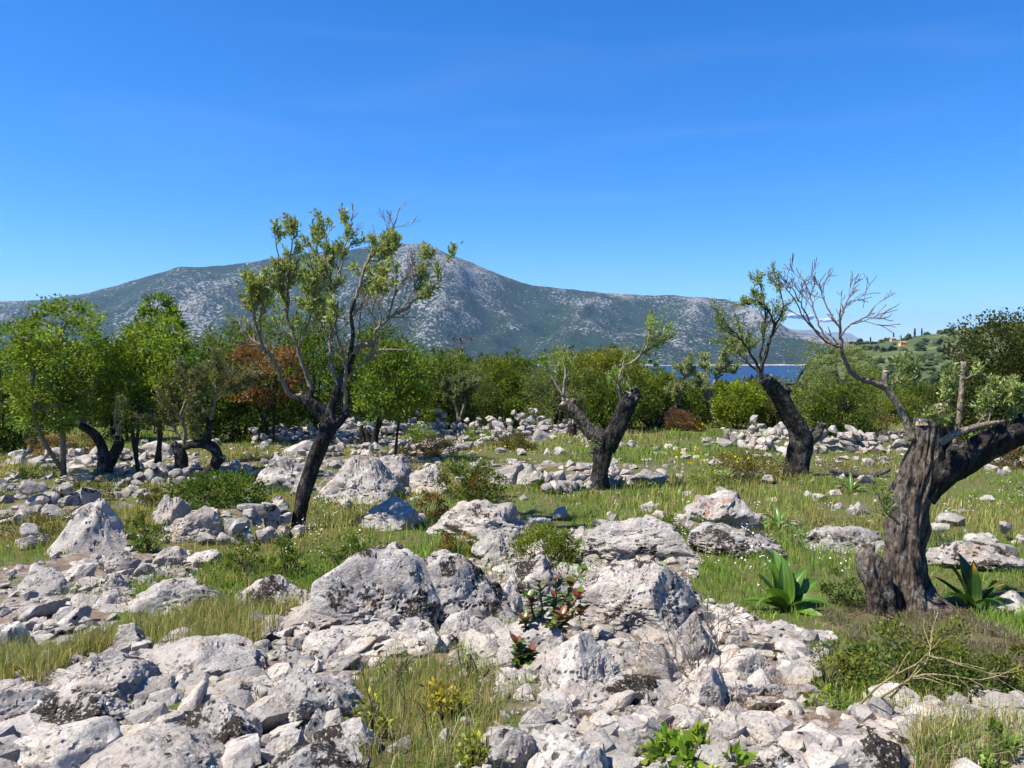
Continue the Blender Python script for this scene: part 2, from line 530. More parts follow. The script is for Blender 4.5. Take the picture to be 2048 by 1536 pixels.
# ------------------------------------------------------------------ image-plane polygons turned into ground polygons
def gpoly(pts):
    P = [ground(x, y) for x, y in pts]
    return np.array([(p[0] * min(1, 34 / p[1]), min(p[1], 34.0)) for p in P])
def inside(poly, X, Y):
    X, Y = np.asarray(X), np.asarray(Y)
    r = np.zeros(X.shape, bool)
    j = len(poly) - 1
    for i in range(len(poly)):
        xi, yi = poly[i]; xj, yj = poly[j]
        c = ((yi > Y) != (yj > Y)) & (X < (xj - xi) * (Y - yi) / (yj - yi + 1e-12) + xi)
        r ^= c
        j = i
    return r
STONY = [gpoly(p) for p in (
    [(-250, 1390), (60, 1370), (180, 1310), (340, 1285), (500, 1325), (520, 1262), (640, 1222), (700, 1140), (980, 1120), (1150, 1060), (1390, 1110), (1400, 1190), (1500, 1235), (1660, 1270), (1630, 1370), (1690, 1430), (1850, 1420), (2300, 1370), (2300, 1580), (1200, 1590), (960, 1590), (1010, 1440), (960, 1350), (760, 1320), (700, 1400), (740, 1590), (-250, 1590)],
    [(-150, 1160), (60, 1130), (190, 1098), (380, 1105), (400, 1160), (270, 1170), (250, 1215), (210, 1260), (120, 1290), (-150, 1330)],
    [(300, 1005), (560, 1000), (600, 1060), (470, 1095), (330, 1085)],
    [(0, 950), (230, 935), (340, 960), (260, 1010), (120, 1030), (0, 1040)],
    [(560, 905), (860, 905), (900, 960), (800, 985), (620, 990), (500, 960)],
    [(960, 925), (1340, 930), (1340, 965), (1100, 985), (960, 965)],
    [(560, 842), (1120, 822), (1200, 862), (900, 895), (640, 900)],
    [(1440, 845), (1820, 862), (1830, 900), (1720, 905), (1450, 885)],
    [(20, 905), (330, 900), (520, 930), (400, 960), (40, 935)],
)]
BARE = [gpoly(p) for p in (
    [(1640, 1230), (1760, 1195), (1930, 1210), (2048, 1290), (2048, 1345), (1900, 1320), (1700, 1290)],
    [(1260, 1400), (1500, 1340), (1700, 1420), (1680, 1480), (1300, 1500)],
    [(210, 990), (290, 985), (300, 1020), (210, 1015)],
)]
SPARSE = [gpoly([(700, 1330), (1010, 1340), (1010, 1570), (700, 1570)]), gpoly([(0, 1290), (300, 1290), (150, 1400), (0, 1400)])]
def in_any(polys, X, Y):
    r = np.zeros(np.asarray(X).shape, bool)
    for q in polys: r |= inside(q, X, Y)
    return r

# ------------------------------------------------------------------ setting: ground, sea, mountain
def grid_faces(nu, nv):
    i = np.arange(nu * nv).reshape(nv, nu)
    return np.stack([i[:-1, :-1], i[:-1, 1:], i[1:, 1:], i[1:, :-1]], -1).reshape(-1, 4)

ty = np.concatenate([np.linspace(-14, 2.0, 24)[:-1], np.geomspace(2.0, 40, 280)[:-1], np.geomspace(40, 2600, 110)])
tu = np.linspace(-1, 1, 310)
YY, UU = np.meshgrid(ty, tu, indexing='ij')
XX = UU * (1.15 * np.maximum(YY, 0) + 12)
ZZ = height(XX, YY)
st = in_any(STONY[:2], XX, YY).astype(float) + 0.5 * in_any(STONY[2:], XX, YY)
for _ in range(2):                              # soften the edges of the stony ground
    st = (st + np.roll(st, 1, 0) + np.roll(st, -1, 0) + np.roll(st, 1, 1) + np.roll(st, -1, 1)) / 5
pp = xy0(XX, YY)
st = np.clip(st * (0.85 + 0.9 * fbm(pp * 1.1, 4, 37)), 0, 1)
near = 1 - sstep(25, 45, YY)
ZZ = ZZ + near * (st * (0.06 * fbm(pp * 3.0, 4, 31) + 0.035 * np.abs(fbm(pp * 9.0, 3, 33))) + 0.02 * fbm(pp * 4, 3, 35))
mb = MB()
mb.add(np.stack([XX, YY, ZZ], -1), grid_faces(len(tu), len(ty)), np.stack([st.ravel(), 0 * st.ravel(), 0 * st.ravel()], -1))
tag(mb.build('ground', M_GROUND), kind='structure')

mb = MB()
sx = np.concatenate([-np.geomspace(16000, 100, 30), np.geomspace(100, 16000, 30)])
sy = np.geomspace(300, 16800, 60)
SX, SY = np.meshgrid(sx, sy)
mb.add(np.stack([SX, SY, np.full_like(SX, SEA)], -1), grid_faces(len(sx), len(sy)))
tag(mb.build('sea', M_SEA), kind='structure')

# the long island mountain across the strait
RIDGE = np.array([(-500, 640), (-250, 612), (-100, 600), (0, 604), (80, 601), (160, 590), (240, 572), (310, 550), (365, 535), (395, 536), (450, 533), (520, 523), (600, 511), (690, 503), (740, 496), (780, 488), (810, 492), (850, 491), (890, 507), (930, 520), (975, 541), (1030, 562), (1060, 570), (1100, 576), (1160, 581), (1230, 588), (1300, 592), (1345, 590), (1362, 594), (1420, 596), (1455, 600), (1480, 612), (1510, 636), (1550, 652), (1600, 668), (1650, 681), (1700, 694), (1760, 712), (1900, 735), (2300, 745)], float)
def ridge_y(X): return 5650 + 250 * np.sin(X / 1500.0)
nx, ny = 430, 160
gx = np.linspace(-5900, 4300, nx)
gt = np.concatenate([np.linspace(0, 1, 130), 1 + np.linspace(0, 1, ny - 129)[1:] * 0.8])
GX, GT = np.meshgrid(gx, gt)
yr = ridge_y(GX)
ysh = 3960 + 160 * fbm(np.stack([GX / 900, 0 * GX, 0 * GX], -1), 3, 3)
GY = ysh + (yr - ysh) * GT
rpx = 1024 + GX / yr * F
zr = CZ + (700 - np.interp(rpx, RIDGE[:, 0], RIDGE[:, 1])) / F * yr
H = np.maximum(zr - SEA, 4)
ramp = np.where(GT <= 1, 0.62 * GT + 0.38 * GT ** 2.0 + 0.0, 1 - 0.5 * (GT - 1) ** 1.4)
gul = fbm(np.stack([GX / 520 + GY / 1500, GY / 1700, 0 * GX], -1), 5, 71)
rid = 1 - np.abs(fbm(np.stack([GX / 700 - GY / 2300, GY / 2600, 0 * GX + 7], -1), 4, 73)) * 2.2
mid = np.clip(4 * GT * (1 - GT), 0, 1)
GZ = SEA + 1.0 + H * ramp + mid * (H * 0.22 * rid + H * 0.17 * gul + H * 0.095 * fbm(np.stack([GX / 170 + GY / 500, GY / 420, 0 * GX], -1), 4, 79)) + H * 0.014 * fbm(np.stack([GX / 90, GY / 90, 0 * GX], -1), 3, 75) * np.clip(GT * 4, 0, 1)
GZ = np.where(GT < 0.004, SEA - 6, GZ)
rk = np.clip(0.40 + 0.9 * rid * 0.5 - 0.3 + 0.55 * gul + 0.20 * sstep(-900, 300, GX) + 0.40 * sstep(900, 2400, GX) * sstep(0.4, 0.9, GT) - 0.40 * sstep(0.45, 0.0, GT), 0, 1)
mb = MB()
mb.add(np.stack([GX, GY, GZ], -1), grid_faces(nx, ny), np.stack([rk.ravel()] * 3, -1))
tag(mb.build('mountain', M_MOUNT), kind='structure')

def mount_point(px, py):
    d = ray(px, py)
    A = np.stack([GX, GZ - CZ], -1) / GY[..., None]
    e = (A[..., 0] - d[0] / d[1]) ** 2 + (A[..., 1] - d[2] / d[1]) ** 2
    e = np.where(GT <= 1, e, 1e9)
    i = np.unravel_index(np.argmin(e), e.shape)
    return np.array([GX[i], GY[i], GZ[i]])
def strip(name, pix, width, mat, lift=3.0):
    P = catmull(np.array([mount_point(*q) for q in pix]), len(pix) * 6)
    mbs = MB()
    v = np.concatenate([P + [0, -width * 0.4, lift - width * 0.45], P + [0, width * 0.4, lift + width * 0.45]])
    n = len(P)
    k = np.arange(n - 1)
    mbs.add(v, np.stack([k, k + 1, n + k + 1, n + k], -1))
    return tag(mbs.build(name, mat), kind='structure')
M_TRACK = mat_plain('pale_cut_earth', (0.26, 0.225, 0.20), noise=0.3, scale=0.02)
strip('mountain_road', [(530, 536), (600, 537), (690, 538), (760, 540), (830, 537), (900, 538), (950, 536), (990, 541)], 4.5, M_TRACK)
strip('mountain_track', [(940, 532), (975, 541), (1005, 552), (1040, 564)], 5, M_TRACK)
# pale beach line along the far shore
mb = MB()
bx_ = np.linspace(-5900, 4300, 300)
bys = 3960 + 160 * fbm(np.stack([bx_ / 900, 0 * bx_, 0 * bx_], -1), 3, 3)
n = len(bx_)
k = np.arange(n - 1)
wob = 5 + 4 * fbm(np.stack([bx_ / 60, 0 * bx_, 0 * bx_], -1), 3, 77)
mb.add(np.concatenate([np.stack([bx_, bys - 14, np.full(n, SEA + 0.3)], -1), np.stack([bx_, bys + 4, SEA + 1 + wob], -1)]), np.stack([k, k + 1, n + k + 1, n + k], -1))
tag(mb.build('beach', mat_plain('pale_shingle', (0.30, 0.255, 0.21), noise=0.3, scale=0.01)), kind='structure')

# a last, very far range
mb = MB()
fx = np.linspace(2500, 9800, 160)
FR = np.array([(1400, 720), (1540, 668), (1570, 655), (1590, 660), (1620, 657), (1650, 667), (1680, 664), (1705, 668), (1730, 682), (1800, 700), (2000, 716), (2400, 725)], float)
fz = CZ + (700 - np.interp(1024 + fx / 15500 * F, FR[:, 0], FR[:, 1])) / F * 15500 + 40 * fbm(np.stack([fx / 260, 0 * fx, 0 * fx], -1), 4, 81)
rows = []
for t in np.linspace(0, 1, 14):
    rows.append(np.stack([fx, 13800 + 1700 * t + 0 * fx, SEA - 2 + (fz - SEA) * t ** 1.3 + 60 * np.sin(t * math.pi) * fbm(np.stack([fx / 400, 0 * fx + t * 3, 0 * fx], -1), 3, 83)], -1))
mb.add(np.stack(rows), grid_faces(len(fx), 14))
tag(mb.build('distant_mountain', mat_plain('far_rock', (0.16, 0.17, 0.16), noise=0.4, scale=0.002)), kind='structure')

# ------------------------------------------------------------------ stones
_ico = {}
def ico(level):
    if level not in _ico:
        bm = bmesh.new()
        bmesh.ops.create_icosphere(bm, subdivisions=level, radius=1)
        bm.verts.ensure_lookup_table()
        _ico[level] = (np.array([v.co[:] for v in bm.verts]), np.array([[v.index for v in f.verts] for f in bm.faces]))
        bm.free()
    return _ico[level]

def rock_verts(level, seed, dims, planes=13, beta=16.0, amp=0.10, freq=1.6, crack=0.03, lean=0.0, skirt=0.0, top=0.86):
    """a radial polyhedron of many fracture planes, stepped by bedding ledges and roughened"""
    rs = np.random.RandomState(seed)
    D, Fc = ico(level)
    big = level >= 5
    k = planes + (22 if big else 4)
    N = unit(rs.normal(size=(k, 3)) * np.array([1, 1, 1.15]))
    off = np.concatenate([rs.uniform(0.50, 0.92, planes), rs.uniform(0.86, 1.02, k - planes)])
    Dw = unit(D + 0.055 * np.stack([fbm(D * 2.6 + seed, 3, seed + 31 + i) for i in range(3)], -1)) if big else D
    dot = Dw @ N.T
    rr = np.where(dot > 0.08, off / np.maximum(dot, 0.08), 9.0)
    rr = np.concatenate([rr, np.full((len(D), 1), 1.22)], 1)
    m = rr.min(1, keepdims=True)
    bt = beta * (4.5 if big else 2.6)
    r = m[:, 0] - np.log(np.exp(-bt * (rr - m)).sum(1)) / bt
    V = D * r[:, None]
    q = D * freq + rs.uniform(0, 50, 3)
    r2 = amp * fbm(q, 3, seed) + amp * 0.16 * fbm(q * 3.1, 4, seed + 3) - amp * 0.3
    if big:
        # ledges: the noise is cut into steps, so that flat risers and treads with sharp lips appear
        st = fbm(q * 1.25 + 4, 3, seed + 11) * 3.4
        fl = np.floor(st)
        r2 += amp * 0.40 * (fl + sstep(0.40, 0.60, st - fl)) 
        st = fbm(q * 3.4 + 7, 3, seed + 13) * 3.0
        fl = np.floor(st)
        r2 += amp * 0.15 * (fl + sstep(0.38, 0.62, st - fl))
        r2 += amp * 0.08 * fbm(q * 8.0, 4, seed + 7)
    ck = np.abs(fbm(q * 1.7 + 9, 3, seed + 5))
    r2 -= crack * (1 - sstep(0.0, 0.035, ck)) * 3.0
    V = V + D * r2[:, None]
    lo, hi = V.min(0), V.max(0)
    V = (V - (lo + hi) / 2) / ((hi - lo) / 2) * (np.asarray(dims, float) / 2)
    if skirt:
        zn = np.clip(0.5 - V[:, 2] / dims[2], 0, 1)[:, None]
        V[:, :2] *= top + (0.86 + skirt - top) * zn
    V[:, 0] += lean * (V[:, 2])
    return V, Fc

def boulder(box, label, lichen=0.25, warm=0.0, level=5, seed=0, depth=0.8, rot=0.0, lean=0.0, amp=0.10, planes=13, beta=16.0, name='boulder', crack=0.03, sink=0.6, hmin=0.28, group=None, skirt=0.5, top=0.80):
    x0, y0, x1, y1 = box
    cx = (x0 + x1) / 2
    gp = ground(cx, y1)
    w = (x1 - x0) * gp[1] / F * 1.03
    dp = w * depth
    Yc = gp[1] + dp * 0.42
    X = (cx - 1024) / F * Yc
    zg = gz(X, Yc)
    ztop = at(cx, y0, Yc)[2]
    h = max(ztop - zg, hmin * w)
    hz = h * (1 + sink)
    V, Fc = rock_verts(level, seed, (w * (Yc / gp[1]), dp, hz), planes, beta, amp, crack=crack, lean=lean, skirt=skirt, top=top)
    if rot:
        c, s = math.cos(rot), math.sin(rot)
        V = V @ np.array([[c, s, 0], [-s, c, 0], [0, 0, 1]])
    m = MB()
    m.add(V + np.array([0, 0, hz / 2 - h * sink]), Fc)
    o = m.build(name, M_ROCK, sharp=30, color=False)
    o.location = (X, Yc, zg)
    o['lichen'] = float(lichen); o['warm'] = float(warm)
    return tag(o, label, 'boulder' if name == 'boulder' else 'rock', group)

OCC = []                                        # footprints of boulders, so that loose stones keep clear of their middles
def B(box, label, *a, **k):
    o = boulder(box, label, *a, **k)
    gx_ = max(o.dimensions.x, 0.1)
    OCC.append((o.location.x, o.location.y, (box[2] - box[0]) / F * o.location.y * 0.40))
    return o

# foreground and middle-ground boulders, by where they stand in the photograph
B((622, 1078, 885, 1268), 'huge pale domed boulder with black lichen patches, tallest in the middle of the rubble', 0.60, level=6, seed=111, depth=0.8, amp=0.07, planes=8, beta=7, crack=0.025, skirt=0.52, top=0.66, sink=0.3, lean=0.05)
B((800, 1098, 1015, 1262), 'broad lichened shoulder of rock joined to the right of the huge domed boulder', 0.62, level=6, seed=112, depth=0.8, amp=0.08, planes=9, beta=8, crack=0.03, skirt=0.5, top=0.68, sink=0.3, lean=-0.05)
B((560, 1180, 720, 1268), 'sloping grey foot of rock on the left of the huge domed boulder', 0.25, level=5, seed=113, depth=0.9, amp=0.07, planes=8, beta=12, skirt=0.6, top=0.5, sink=0.3, lean=0.3)
B((862, 1000, 1060, 1085), 'white domed boulder in the grass directly behind the huge lichened boulder', 0.35, seed=12, amp=0.13, beta=10)
B((945, 1062, 1045, 1122), 'small rounded grey boulder leaning on the right shoulder of the huge boulder', 0.3, seed=13, level=5)
B((1150, 1032, 1395, 1128), 'broad white boulder with jagged hump, right of the round green bush', 0.35, level=6, seed=14, amp=0.11, beta=10, skirt=0.5, depth=0.6, top=0.55)
B((1378, 1062, 1550, 1112), 'flat limestone ledge with dark brown lichen crust and small orange spots', 0.75, 0.35, seed=15, amp=0.12)
B((1368, 982, 1512, 1066), 'boulder with bright orange lichen stains in the grass behind', 0.35, 1.0, seed=16, amp=0.14, lean=0.1)
B((1606, 1050, 1772, 1104), 'low pale ledge touching the left side of the thick near trunk', 0.45, seed=17, amp=0.14)
B((1866, 1092, 2060, 1146), 'long low lichened ledge right of the thick near trunk', 0.7, seed=18, amp=0.15)
B((1985, 1180, 2075, 1230), 'dark stone half hidden at the right edge behind the broad leaved plant', 0.5, seed=181, level=4)
B((466, 1148, 645, 1226), 'white boulder blotched with many black lichen plates, alone in the grass', 0.85, seed=19, amp=0.12, beta=12)
B((255, 1160, 425, 1232), 'low speckled boulder at the right end of the left stone heap', 0.55, seed=20, amp=0.13)
B((105, 998, 250, 1110), 'tall pointed pale boulder standing apart at the left', 0.2, seed=21, amp=0.06, beta=14, lean=0.10, depth=0.8, skirt=0.6, top=0.45)
B((1076, 1268, 1285, 1400), 'big tilted slab with black dots, its underside in deep shade', 0.35, level=6, seed=22, amp=0.06, planes=9, beta=26, lean=0.25, rot=0.25)
B((1322, 1222, 1436, 1322), 'square grey block standing upright behind the bare twigs', 0.25, seed=23, amp=0.05, planes=8, beta=28)
B((1283, 1280, 1360, 1368), 'narrow leaning stone wedged between the tilted slab and the square block', 0.3, seed=24, amp=0.06, planes=8, beta=26, lean=-0.3, level=5)
B((1140, 1125, 1405, 1275), 'wide grey outcrop behind the red leaved shrub', 0.45, level=6, seed=25, amp=0.075, planes=10, beta=10, skirt=0.6, sink=0.25, top=0.55)
B((1298, 1138, 1385, 1195), 'brown stained rock on top of the wide grey outcrop', 0.6, seed=26, level=5)
B((1012, 1108, 1135, 1200), 'dark speckled rough rock left of the red leaved shrub', 0.75, seed=27, amp=0.12)
B((968, 1162, 1045, 1236), 'broken grey rock beside the cavity left of the red leaved shrub', 0.3, seed=28, level=5, planes=9, beta=22)
B((1172, 1352, 1325, 1420), 'low rock with one large dark brown lichen plate below the tilted slab', 0.8, seed=29, amp=0.09)
B((1262, 1392, 1340, 1455), 'rounded rock with dark lichen cap in front of the dry twigs', 0.7, seed=30, level=5)
B((1338, 1418, 1418, 1475), 'notched pale rock casting shade in a hollow, lower right', 0.25, seed=31, level=5, planes=8, beta=24)
B((1236, 1442, 1292, 1488), 'clean bright white angular stone on brown litter', 0.0, seed=32, level=5, planes=8, beta=28, amp=0.04, name='rock')
B((1366, 1326, 1466, 1430), 'leaning grey rock below the bare twigs', 0.3, seed=33, planes=9, beta=22)
B((1426, 1302, 1575, 1374), 'flat topped beige slab in the scree right of the bare twigs', 0.2, seed=34, planes=9, beta=24, amp=0.06)
B((-20, 1400, 240, 1486), 'boulder almost covered in black lichen near the lower left corner', 0.95, level=6, seed=35, amp=0.12, beta=12)
B((5, 1446, 215, 1560), 'smooth pale boulder in the lower left corner', 0.15, level=5, seed=36, amp=0.07, beta=14)
B((78, 1305, 295, 1408), 'pitted boulder with overhanging edge and black hollow, left foreground', 0.35, level=6, seed=37, amp=0.11, planes=11, beta=18)
B((160, 1496, 440, 1590), 'wide pitted rock cut by the bottom edge, left of centre', 0.4, level=5, seed=38, amp=0.10)
B((268, 1446, 425, 1508), 'cream and grey rock between two black lichened rocks, lower left', 0.35, seed=39)
B((356, 1404, 505, 1506), 'rock with big black lichen face in the lower left rubble', 0.95, seed=40, planes=10, beta=20)
B((398, 1360, 545, 1408), 'thin flat slab jutting out over a dark gap', 0.15, seed=41, planes=8, beta=26, amp=0.05)
B((255, 1290, 500, 1360), 'long smooth whaleback rock at the upper edge of the left rubble', 0.2, level=5, seed=42, amp=0.08)
B((530, 1340, 730, 1470), 'big sloping bedrock face left of the grassy hollow', 0.2, level=6, seed=43, amp=0.09, planes=9, beta=20, lean=-0.25)
B((615, 1436, 745, 1520), 'grey rock with black lichened corner beside the grassy hollow', 0.8, seed=44, planes=9, beta=20)
B((535, 1500, 750, 1590), 'white rock with dark cap cut by the bottom edge', 0.7, level=5, seed=45)
B((-40, 1240, 50, 1312), 'pale boulder cut by the left edge', 0.1, seed=46, level=5)
B((25, 1136, 132, 1194), 'long flat topped grey stone on the left heap', 0.2, seed=47, planes=8, beta=24, level=5)
B((183, 1096, 268, 1150), 'grey wedge shaped stone topping the left heap', 0.2, seed=48, planes=8, beta=26, level=5)
B((115, 1126, 182, 1165), 'rock with dark cracked face behind the left heap', 0.3, seed=49, level=5)
B((308, 1092, 372, 1134), 'upright pale block at the far end of the left heap', 0.15, seed=50, level=5, planes=8, beta=24)
B((362, 1098, 440, 1130), 'flat grey slab lying in grass right of the left heap', 0.1, seed=51, level=5, planes=8, beta=24)
B((188, 1142, 250, 1188), 'rounded white stone in the middle of the left heap', 0.1, seed=52, level=5, name='rock')
B((183, 1176, 255, 1222), 'pale lumpy stone at the foot of the left heap', 0.1, seed=53, level=5, name='rock')
B((155, 1250, 205, 1290), 'small boulder in grass below the left heap', 0.25, seed=54, level=5, name='rock')
B((200, 1246, 290, 1304), 'half sunk pale boulder with rusty spot below the left heap', 0.2, 0.25, seed=55, level=5)
B((-60, 1372, 95, 1470), 'pitted grey boulder behind the lichened one at the left edge', 0.3, seed=56)
B((1688, 1472, 1825, 1570), 'pointed boulder black with lichen and a white tip, bottom right', 1.0, seed=57, amp=0.09, planes=10, beta=18)
B((1475, 1486, 1628, 1580), 'broad pale rock with brown lichen rim cut by the bottom edge, right', 0.6, seed=58)
B((1518, 1440, 1580, 1496), 'bright white pointed slab leaning by the twisted root', 0.05, seed=59, level=5, planes=7, beta=30, amp=0.03, lean=-0.4, name='rock')
B((1606, 1466, 1708, 1504), 'flat white stone lying in short grass, lower right', 0.15, seed=60, level=5, planes=8, beta=24, name='rock')
B((1978, 1386, 2080, 1440), 'grey boulder at the right edge below the tangled green shrub', 0.3, seed=61, level=5)
B((1900, 1410, 1990, 1452), 'long beige rock near the right edge in the foreground scree', 0.2, seed=62, level=5, planes=9, beta=20)
B((1060, 1466, 1225, 1590), 'wide white rock with tiny black dots at the bottom edge, centre right', 0.4, level=5, seed=63)
B((975, 1450, 1085, 1545), 'dotted pale rock at the bottom, right of the grassy hollow', 0.35, seed=64)
B((1085, 1398, 1165, 1456), 'smooth grey rock under the front of the tilted slab', 0.2, seed=65, level=5)
B((1040, 1420, 1092, 1462), 'small violet grey rock beside the grassy hollow', 0.2, seed=651, level=5, planes=8, beta=24, name='rock')
B((700, 1238, 790, 1290), 'grey block resting at the foot of the huge boulder', 0.3, seed=66, level=5, planes=9, beta=22)
B((780, 1235, 880, 1310), 'tilted cracked block below the middle of the huge boulder', 0.4, seed=67, planes=9, beta=22, lean=-0.2)
B((600, 1262, 700, 1312), 'sloping flat slab at the lower left foot of the huge boulder', 0.15, seed=68, level=5, planes=8, beta=24)
B((880, 1225, 985, 1290), 'pale blocky stone below the right part of the huge boulder', 0.2, seed=69, level=5, planes=9, beta=22)
B((990, 1240, 1130, 1310), 'long grey ledge under the red leaved shrub', 0.25, seed=70, planes=9, beta=20)
B((970, 1285, 1065, 1345), 'shaded grey block beside the small red sapling', 0.4, seed=71, level=5, planes=8, beta=24)
# middle distance
B((638, 912, 800, 1008), 'large white outcrop behind the tall leaning olive', 0.3, level=6, seed=80, amp=0.10, beta=10, skirt=0.5, top=0.6)
B((735, 908, 835, 978), 'rounded crown of pale rock on the right of the white outcrop', 0.3, seed=81, amp=0.12)
B((815, 930, 890, 990), 'rough pale rock at the right end of the white outcrop', 0.25, seed=82, level=5, amp=0.14)
B((508, 908, 615, 985), 'pale rock mass left of the tall leaning olive trunk', 0.3, seed=83, amp=0.14)
B((720, 994, 838, 1060), 'low grey white boulder in grass below the white outcrop', 0.3, seed=84, amp=0.12)
B((978, 924, 1052, 970), 'pale boulder beside the low stone row, left of the forked stump', 0.2, seed=85, level=5)
B((1035, 928, 1080, 970), 'round stone next to the pale boulder left of the forked stump', 0.2, seed=86, level=5, name='rock')
B((1262, 938, 1335, 970), 'low pale rock in the grass right of the forked stump', 0.2, seed=87, level=5)
B((308, 988, 372, 1052), 'rounded grey boulder at the left end of the low stone wall', 0.25, seed=88, level=5)
B((340, 1008, 445, 1085), 'large pale rock with cream scar built into the low stone wall', 0.1, 0.12, seed=89, level=5)
B((1065, 858, 1100, 882), 'square white stone in the far meadow', 0.1, seed=90, level=4, name='rock')
B((1355, 1022, 1400, 1050), 'small white stone left of the orange stained boulder', 0.1, seed=91, level=4, name='rock')
B((1702, 1002, 1740, 1030), 'small white stone in grass left of the thick near trunk', 0.1, seed=92, level=4, name='rock')
B((280, 880, 350, 912), 'smooth pale rock sheet far left behind the forked olive', 0.1, seed=93, level=4, name='rock')
B((575, 880, 650, 912), 'pale rock in the far rubble left of the tall olive', 0.2, seed=94, level=4)

# loose stones: shared meshes, each stone an object of its own
def proto(level, seed, **k):
    V, Fc = rock_verts(level, seed, (1, 1, 1), **k)
    m = MB(); m.add(V, Fc)
    return m.mesh('stone', M_ROCK, sharp=24, color=False)
PROTO4 = [proto(4, 200 + i, planes=7 + i % 5, beta=30, amp=0.06, crack=0.0) for i in range(20)]
def hull_mesh(seed, npt=15, bevel=True):
    rs = np.random.RandomState(seed)
    P = unit(rs.normal(size=(npt, 3))) * rs.uniform(0.78, 1.0, (npt, 1))
    P = np.sign(P) * np.abs(P) ** 0.75
    bm = bmesh.new()
    for p in P: bm.verts.new(p)
    r = bmesh.ops.convex_hull(bm, input=bm.verts)
    for v in [v for v in bm.verts if not v.link_faces]: bm.verts.remove(v)
    co = np.array([v.co[:] for v in bm.verts])
    bm.verts.index_update()
    fc = np.array([[v.index for v in f.verts] for f in bm.faces])
    bm.free()
    lo, hi = co.min(0), co.max(0)
    co = (co - (lo + hi) / 2) / (hi - lo)
    return co, fc
HULLS = [hull_mesh(400 + i, 13 + i % 6) for i in range(16)]
def hull_data(h):
    m = MB(); m.add(*h)
    return m.mesh('stone', M_ROCK, smooth=False, color=False)
PROTOH = [hull_data(h) for h in HULLS]
PROTO3 = [proto(3, 300 + i, planes=8 + i % 5, beta=26, amp=0.08, crack=0.0) for i in range(14)]

def stone_obj(name, me, loc, dims, rot, lichen, warm=0.0, parent=None):
    o = bpy.data.objects.new(name, me)
    COL.objects.link(o)
    o.location = loc
    o.scale = dims
    o.rotation_euler = rot
    o['lichen'] = float(lichen); o['warm'] = float(warm)
    if parent is not None: o.parent = parent
    return o

rng = np.random.RandomState(7)
LOOSE = []
MARKS = [((x, y), ph) for x, y, ph in (
    (815, 1200, 'huge lichened boulder'), (1180, 1360, 'tilted slab'), (1378, 1310, 'square grey block'), (1320, 1355, 'narrow leaning stone'), (1270, 1240, 'wide grey outcrop'), (1250, 1405, 'brown plated low rock'),
    (1300, 1445, 'dark capped rock'), (1378, 1465, 'notched pale rock'), (1264, 1480, 'clean white stone'), (1415, 1420, 'leaning grey rock'), (1500, 1365, 'flat topped beige slab'), (110, 1470, 'black lichened boulder'),
    (110, 1530, 'smooth corner boulder'), (185, 1395, 'pitted overhanging boulder'), (345, 1495, 'cream and grey rock'), (430, 1490, 'black faced rock'), (470, 1400, 'thin jutting slab'), (375, 1345, 'whaleback rock'),
    (630, 1450, 'sloping bedrock face'), (680, 1510, 'black cornered rock'), (640, 1536, 'white rock with dark cap'), (300, 1536, 'wide pitted rock'), (20, 1450, 'pitted left edge boulder'), (80, 1185, 'long flat topped stone'),
    (225, 1145, 'grey wedge stone'), (218, 1185, 'round white stone'), (218, 1215, 'pale lumpy stone'), (340, 1225, 'low speckled boulder'), (245, 1295, 'half sunk boulder'), (340, 1130, 'upright pale block'), (10, 1300, 'left edge pale boulder'),
    (1755, 1536, 'pointed black boulder'), (1550, 1536, 'broad brown rimmed rock'), (1548, 1490, 'leaning white slab'), (1655, 1500, 'flat white stone'), (1940, 1445, 'long beige rock'), (2020, 1430, 'right edge boulder'),
    (1140, 1536, 'wide dotted rock'), (1030, 1530, 'dotted pale rock'), (1125, 1445, 'smooth grey rock'), (745, 1285, 'grey foot block'), (830, 1300, 'cracked block'), (650, 1305, 'sloping flat slab'), (935, 1285, 'pale blocky stone'),
    (1060, 1300, 'long ledge under the shrub'), (1015, 1340, 'shaded grey block'), (1530, 1430, 'twisted root'), (1850, 1390, 'tangled green shrub'))]
MARKG = np.array([ground(*m[0])[:2] for m in MARKS])
def rock_label(x, y, s, d, lich):
    dd = np.hypot(MARKG[:, 0] - x, MARKG[:, 1] - y)
    i = int(np.argmin(dd))
    dx, dy = x - MARKG[i, 0], y - MARKG[i, 1]
    rel = ('right of' if dx > 0 else 'left of') if abs(dx) > abs(dy) else ('behind' if dy > 0 else 'in front of')
    size = 'tiny' if s < 0.09 else 'small' if s < 0.14 else 'mid sized' if s < 0.22 else 'large'
    form = 'flat' if d[2] < 0.48 * s else 'long' if d[0] > 1.75 * d[1] else 'chunky' if d[2] > 0.62 * s else 'angular'
    look = 'black spotted' if lich > 0.42 else 'clean pale' if lich < 0.12 else 'grey'
    return '%s %s %s rock just %s the %s' % (size, form, look, rel, MARKS[i][1])
